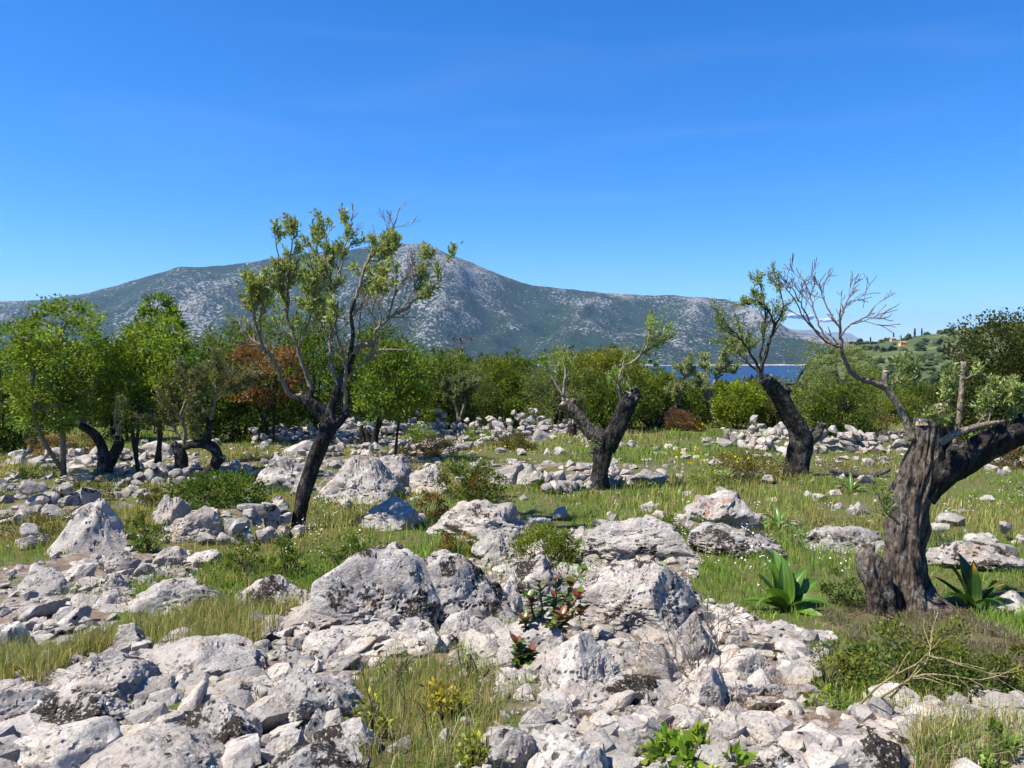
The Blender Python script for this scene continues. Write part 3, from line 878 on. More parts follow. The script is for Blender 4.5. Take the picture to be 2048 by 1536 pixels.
def loose(poly_px, count, smin, smax, group, lichen=0.25):
    poly = gpoly(poly_px)
    lo, hi = poly.min(0), poly.max(0)
    made, tries = 0, 0
    sizes = np.sort(smin + (smax - smin) * rng.power(0.55, count) ** 1.3)[::-1]
    while made < count and tries < 6000:
        tries += 1
        x, y = rng.uniform(lo, hi)
        if not inside(poly, np.array([x]), np.array([y]))[0]: continue
        s = sizes[made]
        if any((x - a) ** 2 + (y - b) ** 2 < ((s / 2 + c) * 0.85) ** 2 for a, b, c in LOOSE): continue
        if any((x - a) ** 2 + (y - b) ** 2 < (c * 0.85) ** 2 for a, b, c in OCC): continue
        LOOSE.append((x, y, s / 2))
        d = s * rng.uniform([0.9, 0.65, 0.34], [1.45, 1.0, 0.75])
        li = max(0, lichen + rng.normal(0, 0.18))
        o = stone_obj('rock', PROTO4[rng.randint(len(PROTO4))], (x, y, gz(x, y) + d[2] * rng.uniform(0.05, 0.24)), d,
                      (rng.normal(0, 0.42), rng.normal(0, 0.42), rng.uniform(0, 6.28)), li)
        tag(o, rock_label(x, y, s, d, li), 'rock', group)
        made += 1
loose([(480, 1270), (640, 1225), (980, 1250), (1000, 1330), (760, 1320), (700, 1345), (540, 1400), (490, 1370)], 60, 0.09, 0.30, 'rocks in the scree below the huge boulder')
loose([(0, 1380), (180, 1320), (520, 1340), (720, 1330), (720, 1536), (0, 1536)], 62, 0.06, 0.24, 'rocks between the lower left boulders')
loose([(0, 1160), (200, 1130), (400, 1120), (390, 1170), (260, 1215), (210, 1290), (0, 1310)], 48, 0.10, 0.34, 'rocks of the left stone heap')
loose([(1400, 1215), (1500, 1240), (1650, 1290), (1630, 1390), (1500, 1400), (1420, 1310)], 40, 0.08, 0.26, 'rocks in the scree by the near trunk')
loose([(1000, 1400), (1300, 1420), (1700, 1430), (1720, 1536), (980, 1536)], 42, 0.06, 0.20, 'rocks in the dry litter')
loose([(1700, 1400), (2048, 1390), (2048, 1536), (1830, 1536)], 26, 0.07, 0.24, 'rocks in the lower right corner')

_same = {}
for o in list(COL.objects):
    if o.name.startswith('rock') and o.get('group', '').startswith('rocks '): _same.setdefault(o['label'], []).append(o)
for lab, os_ in _same.items():
    if len(os_) > 1:
        os_.sort(key=lambda q: q.location.x / q.location.y)
        names = {2: ('left one', 'right one'), 3: ('left one', 'middle one', 'right one')}.get(len(os_), ('first from left', 'second from left', 'third from left', 'fourth from left', 'fifth from left', 'sixth from left', 'seventh from left'))
        for o, nm in zip(os_, names): o['label'] = lab + ', ' + nm

# smaller stones than these: rubble nobody could count, one mesh for each patch of stony ground
def rubble(name, label, polys, n, smin, smax, seed):
    rs = np.random.RandomState(seed)
    m = MB()
    for poly in polys:
        lo, hi = poly.min(0), poly.max(0)
        area = (hi - lo).prod()
        k = int(n * area)
        X, Y = rs.uniform(lo[0], hi[0], k), rs.uniform(lo[1], hi[1], k)
        ok = inside(poly, X, Y) & (Y > 1.8) & (fbm(xy0(X, Y, 1.4), 3, 44) > -0.30)
        X, Y = X[ok], Y[ok]
        Z = height(X, Y)
        for x, y, z in zip(X, Y, Z):
            co, fc = HULLS[rs.randint(len(HULLS))]
            s = (smin + (smax - smin) * rs.rand() ** 2.2) * rs.uniform([0.9, 0.7, 0.45], [1.35, 1.0, 0.9])
            a = rs.uniform(0, 6.28); c, sn = math.cos(a), math.sin(a)
            v = co * s
            t = rs.normal(0, 0.35)
            v = v @ np.array([[1, 0, 0], [0, math.cos(t), math.sin(t)], [0, -math.sin(t), math.cos(t)]]) @ np.array([[c, sn, 0], [-sn, c, 0], [0, 0, 1]])
            m.add(v + [x, y, z + s[2] * 0.22], fc)
    o = m.build(name, M_ROCK, smooth=False, color=False)
    o['lichen'] = 0.22; o['warm'] = 0.0
    return tag(o, label, 'rubble', kind='stuff')
rubble('rubble', 'small broken limestone pieces strewn over the foreground', STONY[:1], 150, 0.02, 0.11, 51)
rubble('broken_stones', 'fist sized broken limestone lumps packed between the foreground boulders', STONY[:1], 55, 0.07, 0.20, 57)
rubble('rubble', 'pebbles and small stones half hidden in the grassy hollow', SPARSE, 45, 0.02, 0.12, 59)
rubble('rubble', 'small pale stones strewn through the left heap', STONY[1:2], 60, 0.03, 0.14, 52)
rubble('rubble', 'weathered pale stones strewn over the middle distance', STONY[2:6], 9, 0.06, 0.28, 53)
rubble('rubble', 'single white stones dotted over the meadow', [gpoly([(-100, 1110), (-100, 900), (640, 880), (1300, 872), (2150, 905), (2150, 1160), (1500, 1060), (700, 1100)])], 2.4, 0.07, 0.34, 58)
rubble('rubble', 'pale stones strewn along the far terraces', STONY[6:], 5, 0.10, 0.36, 54)

# dry stone walls and banks, stone by stone
def wall(label, line, size, thick=0.5, tumble=0.35, fill=0.78, lichen=0.35, seed=0, protos=None, maxn=290):
    """line: (px x, px y of the foot, px y of the top) along the wall"""
    rs = np.random.RandomState(seed)
    protos = protos or PROTO3
    P = [ground(x, y) for x, y, t in line]
    Hh = [max(0.15, at(x, t, p[1] + thick * 0.3)[2] - p[2]) for (x, y, t), p in zip(line, P)]
    o0 = P[len(P) // 2]
    root = thing('dry_stone_wall', label, 'stone wall', o0)
    cnt = 0
    for a, b, ha, hb in zip(P[:-1], P[1:], Hh[:-1], Hh[1:]):
        L = np.linalg.norm(b[:2] - a[:2])
        dirn = (b - a) / max(L, 1e-6)
        nrm = np.array([-dirn[1], dirn[0], 0])
        if nrm[1] > 0: nrm = -nrm                # towards the viewer's side
        z = 0.0
        hmax = max(ha, hb)
        while z < hmax:
            hs = size * rs.uniform(0.45, 0.85)
            s = rs.uniform(-0.1, 0.1)
            while s < L and cnt < maxn:
                w = size * rs.uniform(0.5, 1.15) * (1.7 if rs.rand() < 0.15 else 1)
                f = np.clip((s + w / 2) / L, 0, 1)
                hloc = (ha * (1 - f) + hb * f) * 0.85 * (1 + 0.45 * rs.normal())
                if z < hloc and rs.rand() < fill:
                    c = a + (b - a) * f
                    c = c + nrm * (thick * (0.5 - 0.75 * z / max(hloc, 0.2)) * rs.uniform(0.6, 1.1) - thick * 0.3)
                    zg = gz(c[0], c[1])
                    loc = np.array([c[0], c[1], zg + z + hs * 0.42]) - o0
                    stone_obj('stone', protos[rs.randint(len(protos))], loc, (w * 1.08, size * rs.uniform(0.8, 1.3), hs * 1.15),
                              (rs.normal(0, tumble), rs.normal(0, tumble), math.atan2(dirn[1], dirn[0]) + rs.normal(0, 0.4)), max(0, lichen + rs.normal(0, 0.12)), parent=root)
                    cnt += 1
                s += w * 0.92
            z += hs * 0.88
    return root
wall('mossy dry stone bank with dark gaps at the left edge', [(-60, 1045, 985), (60, 1040, 975), (150, 1035, 968), (230, 1025, 970)], 0.30, 0.7, 0.3, seed=1, lichen=0.35)
wall('low dry stone wall left of the tall leaning olive trunk', [(420, 1085, 1030), (480, 1088, 1020), (530, 1080, 1012), (580, 1070, 1010)], 0.24, 0.7, 0.3, seed=2)
wall('neat pale dry stone wall under the brown leaved tree', [(500, 892, 862), (560, 890, 852), (600, 888, 848), (640, 888, 850)], 0.27, 0.7, 0.25, seed=3, protos=PROTOH)
wall('tumbled stone bank in front of the evergreen thicket', [(650, 890, 860), (720, 886, 845), (800, 878, 836), (850, 874, 822), (900, 870, 836), (960, 868, 836)], 0.29, 1.2, 0.4, seed=4, protos=PROTOH)
wall('long pale heap of field stones below the thicket', [(960, 874, 850), (1000, 874, 838), (1050, 872, 830), (1090, 868, 828), (1130, 864, 846), (1195, 862, 848)], 0.28, 1.2, 0.4, seed=5, protos=PROTOH)
wall('broken stone wall behind the leaning pollard at the right', [(1440, 892, 862), (1490, 896, 848), (1540, 902, 846), (1600, 905, 862), (1650, 905, 868)], 0.30, 1.0, 0.4, seed=6, protos=PROTOH, lichen=0.3)
wall('stone wall with dark shaded faces beside the thick near trunk', [(1640, 900, 872), (1700, 905, 866), (1760, 905, 868), (1830, 908, 872)], 0.32, 0.8, 0.35, seed=7, protos=PROTOH, lichen=0.4)
wall('low line of pale stones behind the forked olive at the left', [(20, 932, 918), (120, 930, 908), (220, 920, 905), (300, 912, 898)], 0.28, 0.8, 0.4, seed=8, protos=PROTOH, fill=0.85)
wall('stony terrace edge below the arching olive', [(230, 975, 945), (300, 975, 938), (380, 970, 940), (450, 962, 942), (500, 958, 940)], 0.26, 0.9, 0.4, seed=9, fill=0.85)
wall('row of stones at the foot of the forked stump', [(1080, 985, 958), (1140, 982, 950), (1190, 976, 945), (1250, 966, 948)], 0.26, 0.7, 0.4, seed=10, fill=0.8)
wall('line of white stones crossing the far meadow', [(640, 915, 895), (720, 908, 890), (830, 910, 888), (900, 905, 888), (960, 890, 874), (1010, 888, 868)], 0.26, 0.9, 0.4, seed=11, protos=PROTOH, fill=0.6)
wall('scattered pale stones of a fallen wall at the far right', [(1840, 930, 915), (1920, 935, 912), (2000, 932, 910), (2080, 935, 912)], 0.30, 1.0, 0.4, seed=12, protos=PROTOH, fill=0.6)
wall('low broken stone row on the lower right meadow edge', [(1890, 1090, 1068), (1960, 1085, 1060), (2040, 1088, 1064)], 0.20, 0.6, 0.4, seed=13, fill=0.6, lichen=0.4)
wall('short bank of stones on the far left slope', [(20, 1100, 1075), (60, 1095, 1068), (110, 1090, 1072)], 0.22, 0.6, 0.4, seed=14, fill=0.8)

# ------------------------------------------------------------------ plants: shared generators
def leaves(mb, P, D, L, W, C, rs):
    n = len(P)
    D = unit(D)
    S = unit(np.cross(D, rs.normal(size=(n, 3))))
    L = np.broadcast_to(L, n)[:, None]; W = np.broadcast_to(W, n)[:, None]
    N = np.cross(S, D)
    mid = P + D * L * 0.5 + N * L * 0.05
    V = np.stack([P, mid + S * W * 0.5, P + D * L, mid - S * W * 0.5], 1).reshape(-1, 3)
    f = np.arange(n * 4).reshape(n, 4)
    mb.add(V, f, np.repeat(C, 4, 0))

def tint(base, n, rs, v=0.25, hue=0.12):
    b = np.asarray(base, float)
    k = np.exp(rs.normal(0, v, (n, 1)))
    h = rs.normal(0, hue, (n, 1))
    return np.clip(b * k * np.concatenate([1 + h, 1 + h * 0.25, 1 - h], 1), 0.002, 0.9)

LEAFGAIN = np.array([1.50, 1.40, 0.90])
def crown(mb, c, rad, nclump, nleaf, cr, ls, base, rs, seed, warm=0.0, hollow=0.45, aspect=0.62, bottom=0.55, alt=None, altfrac=0.0, fit=True):
    D = unit(rs.normal(size=(nclump, 3)))
    base = np.asarray(base) * LEAFGAIN
    alt = None if alt is None else np.asarray(alt) * LEAFGAIN
    q = hollow + (1 - hollow) * rs.rand(nclump) ** 0.5
    lump = 1 + 0.42 * fbm(D * 1.7 + seed, 3, seed)
    P = D * (q * lump)[:, None]
    P[:, 2] = np.where(P[:, 2] < 0, P[:, 2] * bottom, P[:, 2])
    P = np.asarray(c) + P * np.asarray(rad)
    if fit:
        lo, hi = np.percentile(P - np.asarray(c), 3, 0), np.percentile(P - np.asarray(c), 97, 0)
        P = (P - np.asarray(c) - (lo + hi) / 2) * (2 * np.asarray(rad) * 0.88 / (hi - lo))
        P = np.asarray(c) + np.clip(P, -np.asarray(rad) * 0.95, np.asarray(rad) * 0.95)
    clc = tint(base, nclump, rs, 0.20, 0.10)
    if alt is not None:
        a = fbm(D * 1.3 + seed + 9, 2, seed + 1) > (1 - 2 * altfrac)
        clc[a] = tint(alt, int(a.sum()), rs, 0.2, 0.08)
    n = nclump * nleaf
    O = np.clip(rs.normal(size=(n, 3)) * 0.55, -0.95, 0.95)
    O[:, 2] *= 0.75
    cs = np.repeat(cr * rs.uniform(0.6, 1.35, nclump), nleaf)
    pos = np.repeat(P, nleaf, 0) + O * cs[:, None]
    out = np.repeat(D, nleaf, 0)
    dirs = out * 0.5 + unit(O) * 0.5 + rs.normal(size=(n, 3)) * 0.55 + np.array([0, 0, 0.25])
    C = np.repeat(clc, nleaf, 0) * np.exp(rs.normal(0, 0.22, (n, 1)))
    leaves(mb, pos, dirs, ls * rs.uniform(0.7, 1.35, n), ls * aspect * rs.uniform(0.7, 1.3, n), np.clip(C, 0.002, 0.9), rs)
    return P

def grow(rs, p, d, L, r, depth, lines, tips, wiggle=0.22, up=0.15, spread=0.75, kids=(2, 4), tipn=3):
    n = 5
    pts, rad = [p], [r]
    d = d / np.linalg.norm(d)
    for i in range(n):
        d = d + rs.normal(size=3) * wiggle * 0.55 + np.array([0, 0, up * 0.25])
        d = d / np.linalg.norm(d)
        p = p + d * L / n
        pts.append(p); rad.append(r * (1 - 0.75 * (i + 1) / n))
        if depth == 0 or i >= n - 2: tips.append((p, d))
        if depth > 0 and i >= 1:
            for _ in range(rs.randint(kids[0], kids[1]) if i == n - 1 else (rs.rand() < 0.75)):
                s = unit(np.cross(d, rs.normal(size=3)))
                grow(rs, p, d + s * spread * rs.uniform(0.5, 1.2), L * rs.uniform(0.38, 0.62), max(rad[-1] * 0.75, r * 0.3), depth - 1, lines, tips, wiggle, up, spread, kids)
    lines.append((np.array(pts), np.array(rad)))

def tufts(mb, tips, rs, n, ls, lw, base, spread=0.05, frac=1.0, hue=0.1):
    if not tips: return
    P = np.array([t[0] for t in tips]); D = np.array([t[1] for t in tips])
    keep = rs.rand(len(P)) < frac
    P, D = P[keep], D[keep]
    if not len(P): return
    m = len(P) * n
    back = rs.uniform(0, 1, (m, 1)) * spread * 2.2
    PP = np.repeat(P, n, 0) - np.repeat(D, n, 0) * back + rs.normal(size=(m, 3)) * spread * 0.35
    DD = np.repeat(D, n, 0) + rs.normal(size=(m, 3)) * 0.75 + np.array([0, 0, 0.15])
    leaves(mb, PP, DD, ls * rs.uniform(0.7, 1.3, m), lw * rs.uniform(0.8, 1.2, m), np.repeat(tint(base, len(P), rs, 0.22, hue), n, 0) * np.exp(rs.normal(0, 0.18, (m, 1))), rs)

OLIVE = (0.24, 0.29, 0.095)
FRESH = (0.22, 0.31, 0.06)
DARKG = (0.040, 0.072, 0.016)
YELG = (0.085, 0.110, 0.019)
BROWN = (0.20, 0.085, 0.035)

# ------------------------------------------------------------------ pollarded olives traced limb by limb
class Olive:
    """limbs are given as (px x, px y, radius px, metres nearer(-)/farther(+)) around the depth of the foot"""
    def __init__(s, label, foot, name='olive_tree', bark=M_BARK, group='old pollarded olive trees', depth=None, seed=0, slim=0.88):
        s.slim = slim
        s.g = ground(*foot) if depth is None else at(foot[0], foot[1], depth)
        s.Y = s.g[1]
        s.rs = np.random.RandomState(seed + 900)
        s.seed = seed
        s.bark = bark
        s.t = thing(name, label, 'tree', s.g, group)
        s.lines, s.tips, s.groups, s.seen = [], [], [], []
    def pts(s, L): return np.array([at(a[0], a[1], s.Y + (a[3] if len(a) > 3 else 0)) for a in L]), np.array([a[2] / F * s.Y * s.slim for a in L])
    def limb(s, name, L, rough=0.30, sides=26, n=46, mat=None, cut=False, flute=2.2, sink=False):
        s.seen += [(a[0], a[1], a[3] if len(a) > 3 else 0.0) for a in L]
        P, r = s.pts(L)
        if sink: P[0] = P[0] - np.array([0, 0, 0.18])
        m = MB()
        C, rr, T = tube(m, P, r, sides, n, rough, s.seed + len(s.t.children) * 7, flute=flute)
        o = m.build(name, mat or s.bark, s.t, s.g)
        if cut:
            c = MB()
            th = np.linspace(0, 2 * math.pi, 18, endpoint=False)
            u = unit(np.cross(T[-1], [0.3, 1, 0.2])); w = np.cross(T[-1], u)
            ring = C[-1] + T[-1] * rr[-1] * 0.05
            jag = 1 + 0.16 * s.rs.normal(size=18)
            v1 = ring + (u * np.cos(th)[:, None] + w * np.sin(th)[:, None]) * (rr[-1] * 0.97 * jag)[:, None] + T[-1] * (s.rs.uniform(-0.1, 0.3, (18, 1)) * rr[-1])
            v2 = ring + (u * np.cos(th)[:, None] + w * np.sin(th)[:, None]) * (rr[-1] * 0.45) - T[-1] * rr[-1] * 0.25
            v3 = (ring - T[-1] * rr[-1] * 0.5)[None]
            v0 = v1 * 1.0 - T[-1] * rr[-1] * 0.5
            k = np.arange(18); k2 = (k + 1) % 18
            c.add(np.vstack([v1, v2, v3, v0]), [np.stack([k, k2, 18 + k2, 18 + k], -1), np.stack([18 + k, 18 + k2, np.full(18, 36)], -1), np.stack([37 + k, 37 + k2, k2, k], -1)])
            co = c.build('cut_end', M_CUT, o, s.g, smooth=False)
        return o
    def branch(s, L, depth=1, sub=6, subL=0.35, mat=None, up=0.2, spread=0.7, start=0.35, wiggle=0.22, tipsonly=False):
        """a thin shoot, traced, that carries procedural side twigs"""
        s.lines = []
        s.groups.append((s.lines, mat))
        # every shoot leaves the picture plane: it starts at the depth of what it grows from and leans nearer or farther
        q0 = min(s.seen, key=lambda q: (q[0] - L[0][0]) ** 2 + (q[1] - L[0][1]) ** 2)
        ln = math.hypot(L[-1][0] - L[0][0], L[-1][1] - L[0][1]) / F * s.Y
        sl_ = s.rs.uniform(0.15, 0.55) * (1 if s.rs.rand() < 0.5 else -1) * ln
        L = [(a[0], a[1], a[2], (a[3] if len(a) > 3 else q0[2]) + sl_ * (i / (len(L) - 1)) ** 1.2) for i, a in enumerate(L)]
        s.seen += [(a[0], a[1], a[3]) for a in L]
        P, r = s.pts(L)
        r = r * 1.3
        Q = catmull(np.hstack([P, r[:, None]]), max(8, len(L) * 4))
        Q[1:-1, :3] += s.rs.normal(size=(len(Q) - 2, 3)) * np.linalg.norm(P[-1] - P[0]) * 0.006
        s.lines.append((Q[:, :3], Q[:, 3]))
        T = unit(np.gradient(Q[:, :3], axis=0))
        for _ in range(sub):
            i = int(len(Q) * s.rs.uniform(start, 0.99))
            sd = unit(np.cross(T[i], s.rs.normal(size=3)))
            grow(s.rs, Q[i, :3], T[i] + sd * spread * s.rs.uniform(0.6, 1.3), subL * s.rs.uniform(0.6, 1.3) * (1.25 - 0.68 * i / len(Q)), max(Q[i, 3] * 0.55, 0.002), depth, s.lines, s.tips, wiggle=wiggle, up=up, spread=spread)
        s.tips.append((Q[-1, :3], T[-1]))
    def finish(s, leaf=None, n=8, ls=0.06, lw=0.016, frac=0.8, mat=M_TWIG, spread=0.05, select=None, rmin=0.0):
        for lines, bm_ in s.groups:
            m = MB()
            for P, r in lines: tube(m, P, np.maximum(r, rmin), 4, len(P), cap=False)
            m.build('branch', bm_ or mat, s.t, s.g)
        if leaf is not None:
            m = MB()
            tp = [t for t in s.tips if select is None or select(t[0])]
            tufts(m, tp, s.rs, n, ls, lw, leaf, spread, frac)
            if m.V: m.build('foliage', M_LEAF, s.t, s.g)
        return s.t
def pix(p):                                     # where a point shows in the photograph
    d = np.asarray(p) - np.array([0, 0, CZ])
    f = np.array([0, math.cos(PITCH), -math.sin(PITCH)]); u = np.array([0, math.sin(PITCH), math.cos(PITCH)])
    w = d @ f
    return 1024 + F * d[0] / w, 768 - F * (d @ u) / w

# 1 thick near olive at the right
o = Olive('thick near pollarded olive with hollow sawn top and heavy limb reaching right', (1820, 1218), bark=M_BARK_GREY, seed=1, slim=0.74)
o.limb('trunk', [(1822, 1240, 92, 0), (1822, 1205, 66), (1815, 1165, 52), (1811, 1110, 47), (1816, 1050, 46), (1826, 990, 48), (1842, 930, 46), (1850, 885, 36), (1854, 842, 32)], 0.48, 64, 120, cut=True, flute=3.4, sink=True)
o.limb('trunk_lobe', [(1850, 930, 40, 0.1), (1872, 880, 32, 0.12), (1882, 845, 26, 0.12), (1884, 812, 18, 0.1)], 0.32, 24, 30, cut=True)
o.limb('limb', [(1838, 985, 44, 0.0), (1880, 945, 45, -0.02), (1935, 915, 42, -0.05), (2000, 880, 37, -0.1), (2055, 852, 34, -0.1), (2120, 812, 30, -0.1), (2180, 760, 26, -0.1)], 0.28, 30, 50, mat=M_BARK, cut=True)
o.limb('old_stump', [(1772, 1225, 26, -0.1), (1758, 1180, 30, -0.12), (1742, 1140, 30, -0.12), (1736, 1105, 22, -0.1), (1746, 1090, 8, -0.1)], 0.5, 40, 50, sink=True)
o.limb('root', [(1850, 1205, 40, -0.1), (1890, 1228, 28, -0.25), (1950, 1262, 18, -0.4), (2030, 1312, 9, -0.55)], 0.30, 16, 30)
o.limb('shoot', [(1826, 880, 12), (1812, 842, 10), (1797, 812, 9), (1780, 786, 9), (1770, 770, 9), (1772, 742, 8)], 0.14, 12, 26, mat=M_TWIG, cut=True)
o.limb('shoot', [(1908, 890, 7), (1916, 855, 7), (1922, 800, 7.5), (1927, 724, 6)], 0.10, 10, 20, mat=M_TWIG, cut=True)
o.limb('shoot', [(1880, 885, 10, -0.2), (1915, 866, 9, -0.25), (1956, 852, 7, -0.25), (2010, 842, 4, -0.25)], 0.14, 10, 20, mat=M_TWIG)
o.branch([(1772, 775, 7), (1745, 765, 6), (1712, 752, 5), (1690, 722, 4.5), (1683, 690, 4), (1680, 655, 3), (1681, 618, 1.8)], 1, 5, 0.22, start=0.6)
for L in ([(1684, 693, 3), (1655, 685, 2.6), (1625, 655, 2.2), (1608, 618, 1.8), (1585, 580, 1.2), (1562, 555, .8)], [(1664, 690, 2.4), (1640, 655, 2), (1625, 610, 1.6), (1612, 570, 1.2), (1592, 535, .8)],
          [(1682, 660, 2.2), (1664, 632, 1.8), (1648, 600, 1.4), (1640, 570, 1), (1652, 545, .7)], [(1681, 672, 2.2), (1700, 650, 1.8), (1735, 632, 1.4), (1750, 612, .9)], [(1681, 640, 2), (1695, 600, 1.4), (1714, 580, .8)],
          [(1640, 668, 2), (1610, 640, 1.6), (1590, 600, 1.2), (1570, 575, .8)]):
    o.branch(L, 1, 5, 0.20, start=0.3, spread=0.7, up=0.15)
nb = len(o.tips)
for L in ([(1786, 780, 2), (1800, 740, 1.5), (1806, 700, 1)], [(1778, 770, 2), (1800, 760, 1.5), (1830, 745, 1)], [(1918, 860, 2), (1900, 820, 1.5), (1905, 770, 1), (1890, 730, .8)], [(1925, 760, 2), (1960, 750, 1.5), (2040, 775, .8)],
          [(1950, 852, 2), (1990, 810, 1.5), (2010, 770, 1)], [(1900, 870, 2), (1885, 830, 1.2), (1888, 780, .8)], [(1960, 870, 2), (1980, 830, 1.5), (1965, 800, 1)], [(2000, 870, 2), (2030, 830, 1.5), (2040, 790, 1)], [(1800, 1050, 2, -.3), (1770, 1020, 1.4, -.35), (1755, 985, .8, -.35)]):
    o.branch(L, 1, 4, 0.16, start=0.2)
o.finish(OLIVE, 7, 0.045, 0.013, 0.85, mat=M_TWIG_PINK, spread=0.04, select=lambda p: pix(p)[0] > 1765 and pix(p)[1] > 700, rmin=0.0028)

# 2 tall leaning olive, left of centre
o = Olive('tall leaning black trunked olive with sparse leafy shoots against the mountain', (597, 1060), seed=2, slim=0.74)
o.limb('trunk', [(597, 1070, 24), (598, 1040, 20), (606, 1000, 19), (616, 960, 20), (630, 915, 22), (645, 880, 24), (660, 852, 25), (668, 838, 20)], 0.24, 26, 60, sink=True)
o.limb('limb', [(664, 858, 22), (650, 832, 19), (630, 812, 18), (612, 798, 15), (598, 790, 10)], 0.34, 20, 30, cut=True)
o.limb('limb', [(664, 860, 18), (662, 820, 13), (672, 790, 12), (686, 760, 11), (695, 735, 9), (708, 708, 7)], 0.24, 16, 34)
o.limb('limb', [(672, 850, 15), (690, 832, 10), (702, 820, 4)], 0.3, 14, 16, cut=True)
o.limb('limb', [(622, 806, 8), (622, 788, 7), (618, 770, 5)], 0.3, 12, 14, cut=True)
o.limb('limb', [(690, 748, 7), (700, 712, 6), (706, 670, 5.5), (702, 628, 5), (709, 596, 5)], 0.16, 10, 24, cut=True)
for L, k, sl in (([(602, 792, 6), (580, 790, 5), (560, 750, 4.5), (548, 720, 4), (525, 692, 3.6), (512, 650, 3), (505, 608, 2.2), (498, 565, 1.2)], 9, 0.5),
              ([(545, 718, 3), (520, 690, 2.6), (490, 668, 2), (478, 640, 1.2)], 6, 0.4),
              ([(525, 692, 2.6), (520, 640, 2), (530, 590, 1.5), (528, 560, 1)], 7, 0.45),
              ([(622, 780, 5), (604, 728, 4.2), (590, 680, 3.6), (572, 625, 3), (560, 575, 2.4), (556, 530, 1.6), (552, 478, 1), (546, 448, .7)], 10, 0.5),
              ([(574, 628, 2.6), (578, 570, 2.2), (582, 510, 1.6), (588, 462, 1)], 8, 0.5),
              ([(684, 784, 5), (664, 735, 4.2), (660, 690, 3.6), (664, 610, 3), (660, 540, 2.4), (652, 490, 1.6), (645, 450, .9)], 12, 0.55),
              ([(664, 620, 2.6), (645, 560, 2), (632, 510, 1.4), (640, 470, .9)], 8, 0.5),
              ([(662, 600, 2.6), (680, 540, 2), (690, 490, 1.4), (702, 445, .8)], 8, 0.5),
              ([(688, 822, 4.5), (690, 770, 4), (690, 730, 3.5), (672, 660, 2.6), (676, 600, 1.6)], 6, 0.4),
              ([(704, 630, 4), (716, 585, 3.4), (736, 520, 2.8), (760, 485, 2.2), (785, 455, 1.6), (800, 415, 1)], 10, 0.5),
              ([(708, 708, 5.5), (722, 692, 5), (748, 690, 4.5), (752, 664, 4), (775, 640, 3.4), (810, 616, 2.8), (845, 592, 2.2), (876, 566, 1.4), (888, 530, .8)], 8, 0.5),
              ([(775, 640, 2.4), (790, 590, 2), (812, 555, 1.4), (830, 525, .8)], 9, 0.45),
              ([(690, 760, 3), (720, 730, 2.4), (760, 700, 2), (815, 700, 1)], 4, 0.3),
              ([(736, 520, 2.2), (760, 520, 1.8), (785, 490, 1.2)], 6, 0.35)):
    o.branch(L, 1, int(k * 1.7), sl * 0.58, start=0.25, spread=0.7, up=0.15)
for L in ([(700, 640, 2, 0), (730, 600, 1.6, 0), (755, 560, 1.2, 0), (770, 520, .8, 0)], [(665, 690, 2, 0), (640, 640, 1.6, 0), (622, 590, 1.2, 0), (610, 545, .8, 0)], [(752, 664, 2, 0), (745, 620, 1.6, 0), (760, 585, 1.2, 0), (790, 550, .8, 0)], [(690, 740, 2, 0), (715, 680, 1.6, 0), (722, 630, 1.2, 0), (735, 580, .8, 0)], [(596, 700, 2, 0), (615, 650, 1.6, 0), (630, 600, 1.2, 0), (628, 560, .8, 0)], [(800, 622, 1.8, 0), (825, 585, 1.4, 0), (838, 545, 1, 0), (850, 520, .7, 0)]):
    o.branch(L, 1, 14, 0.26, start=0.15, spread=0.75, up=0.2)
def leafy(p):
    x, y = pix(p)
    return (x < 620 and y < 640) or (625 < x < 700 and y < 640) or (x > 840 and y < 600) or (690 < x < 800 and 460 < y < 580) or (y > 700 and x < 760 and (int(x * 7) % 3 == 0))
o.finish(OLIVE, 8, 0.07, 0.023, 0.36, mat=M_TWIG, spread=0.055, select=leafy, rmin=0.0035)

# 3 forked stump in the centre
o = Olive('forked Y shaped olive stump in the middle of the meadow', (1198, 978), seed=3)
o.limb('trunk', [(1199, 990, 30), (1198, 970, 23), (1200, 940, 21), (1204, 910, 23), (1207, 880, 26), (1207, 862, 22)], 0.26, 28, 44, sink=True)
o.limb('limb', [(1200, 898, 20), (1185, 872, 17), (1165, 842, 14.5), (1148, 822, 13), (1128, 804, 11)], 0.26, 20, 34, mat=M_BARK_GREY, cut=True)
o.limb('limb', [(1212, 898, 20), (1228, 868, 20), (1240, 840, 21), (1252, 812, 21), (1263, 790, 17)], 0.30, 22, 34, cut=True)
o.limb('limb', [(1262, 808, 12), (1272, 790, 10), (1268, 776, 6)], 0.30, 14, 16, cut=True)
o.limb('limb', [(1140, 812, 7), (1149, 798, 5)], 0.2, 12, 10, mat=M_BARK_GREY, cut=True)
for L, k, sl in (([(1127, 802, 3), (1128, 775, 2.4), (1131, 745, 2), (1124, 715, 1.2)], 6, 0.4), ([(1125, 790, 2.4), (1110, 765, 2), (1095, 735, 1.2)], 5, 0.4), ([(1245, 800, 4), (1238, 775, 3.4), (1244, 740, 2.6), (1262, 725, 2)], 6, 0.45),
              ([(1262, 728, 2.4), (1285, 705, 2), (1300, 675, 1.4), (1298, 655, .9)], 10, 0.5), ([(1290, 700, 1.6), (1312, 690, 1.2), (1322, 682, .8)], 5, 0.35), ([(1266, 786, 2), (1255, 768, 1.4), (1240, 755, 1)], 4, 0.3)):
    o.branch(L, 1, k, sl, start=0.2, spread=0.55, up=0.3)
o.tips += [(o.g + np.array([s.uniform(-.18, .25), -.2, s.uniform(0.85, 1.0)]), np.array([0, -.4, .8])) for s in [np.random.RandomState(i) for i in range(26)]]
o.finish(FRESH, 5, 0.06, 0.022, 0.42, spread=0.08, rmin=0.004)

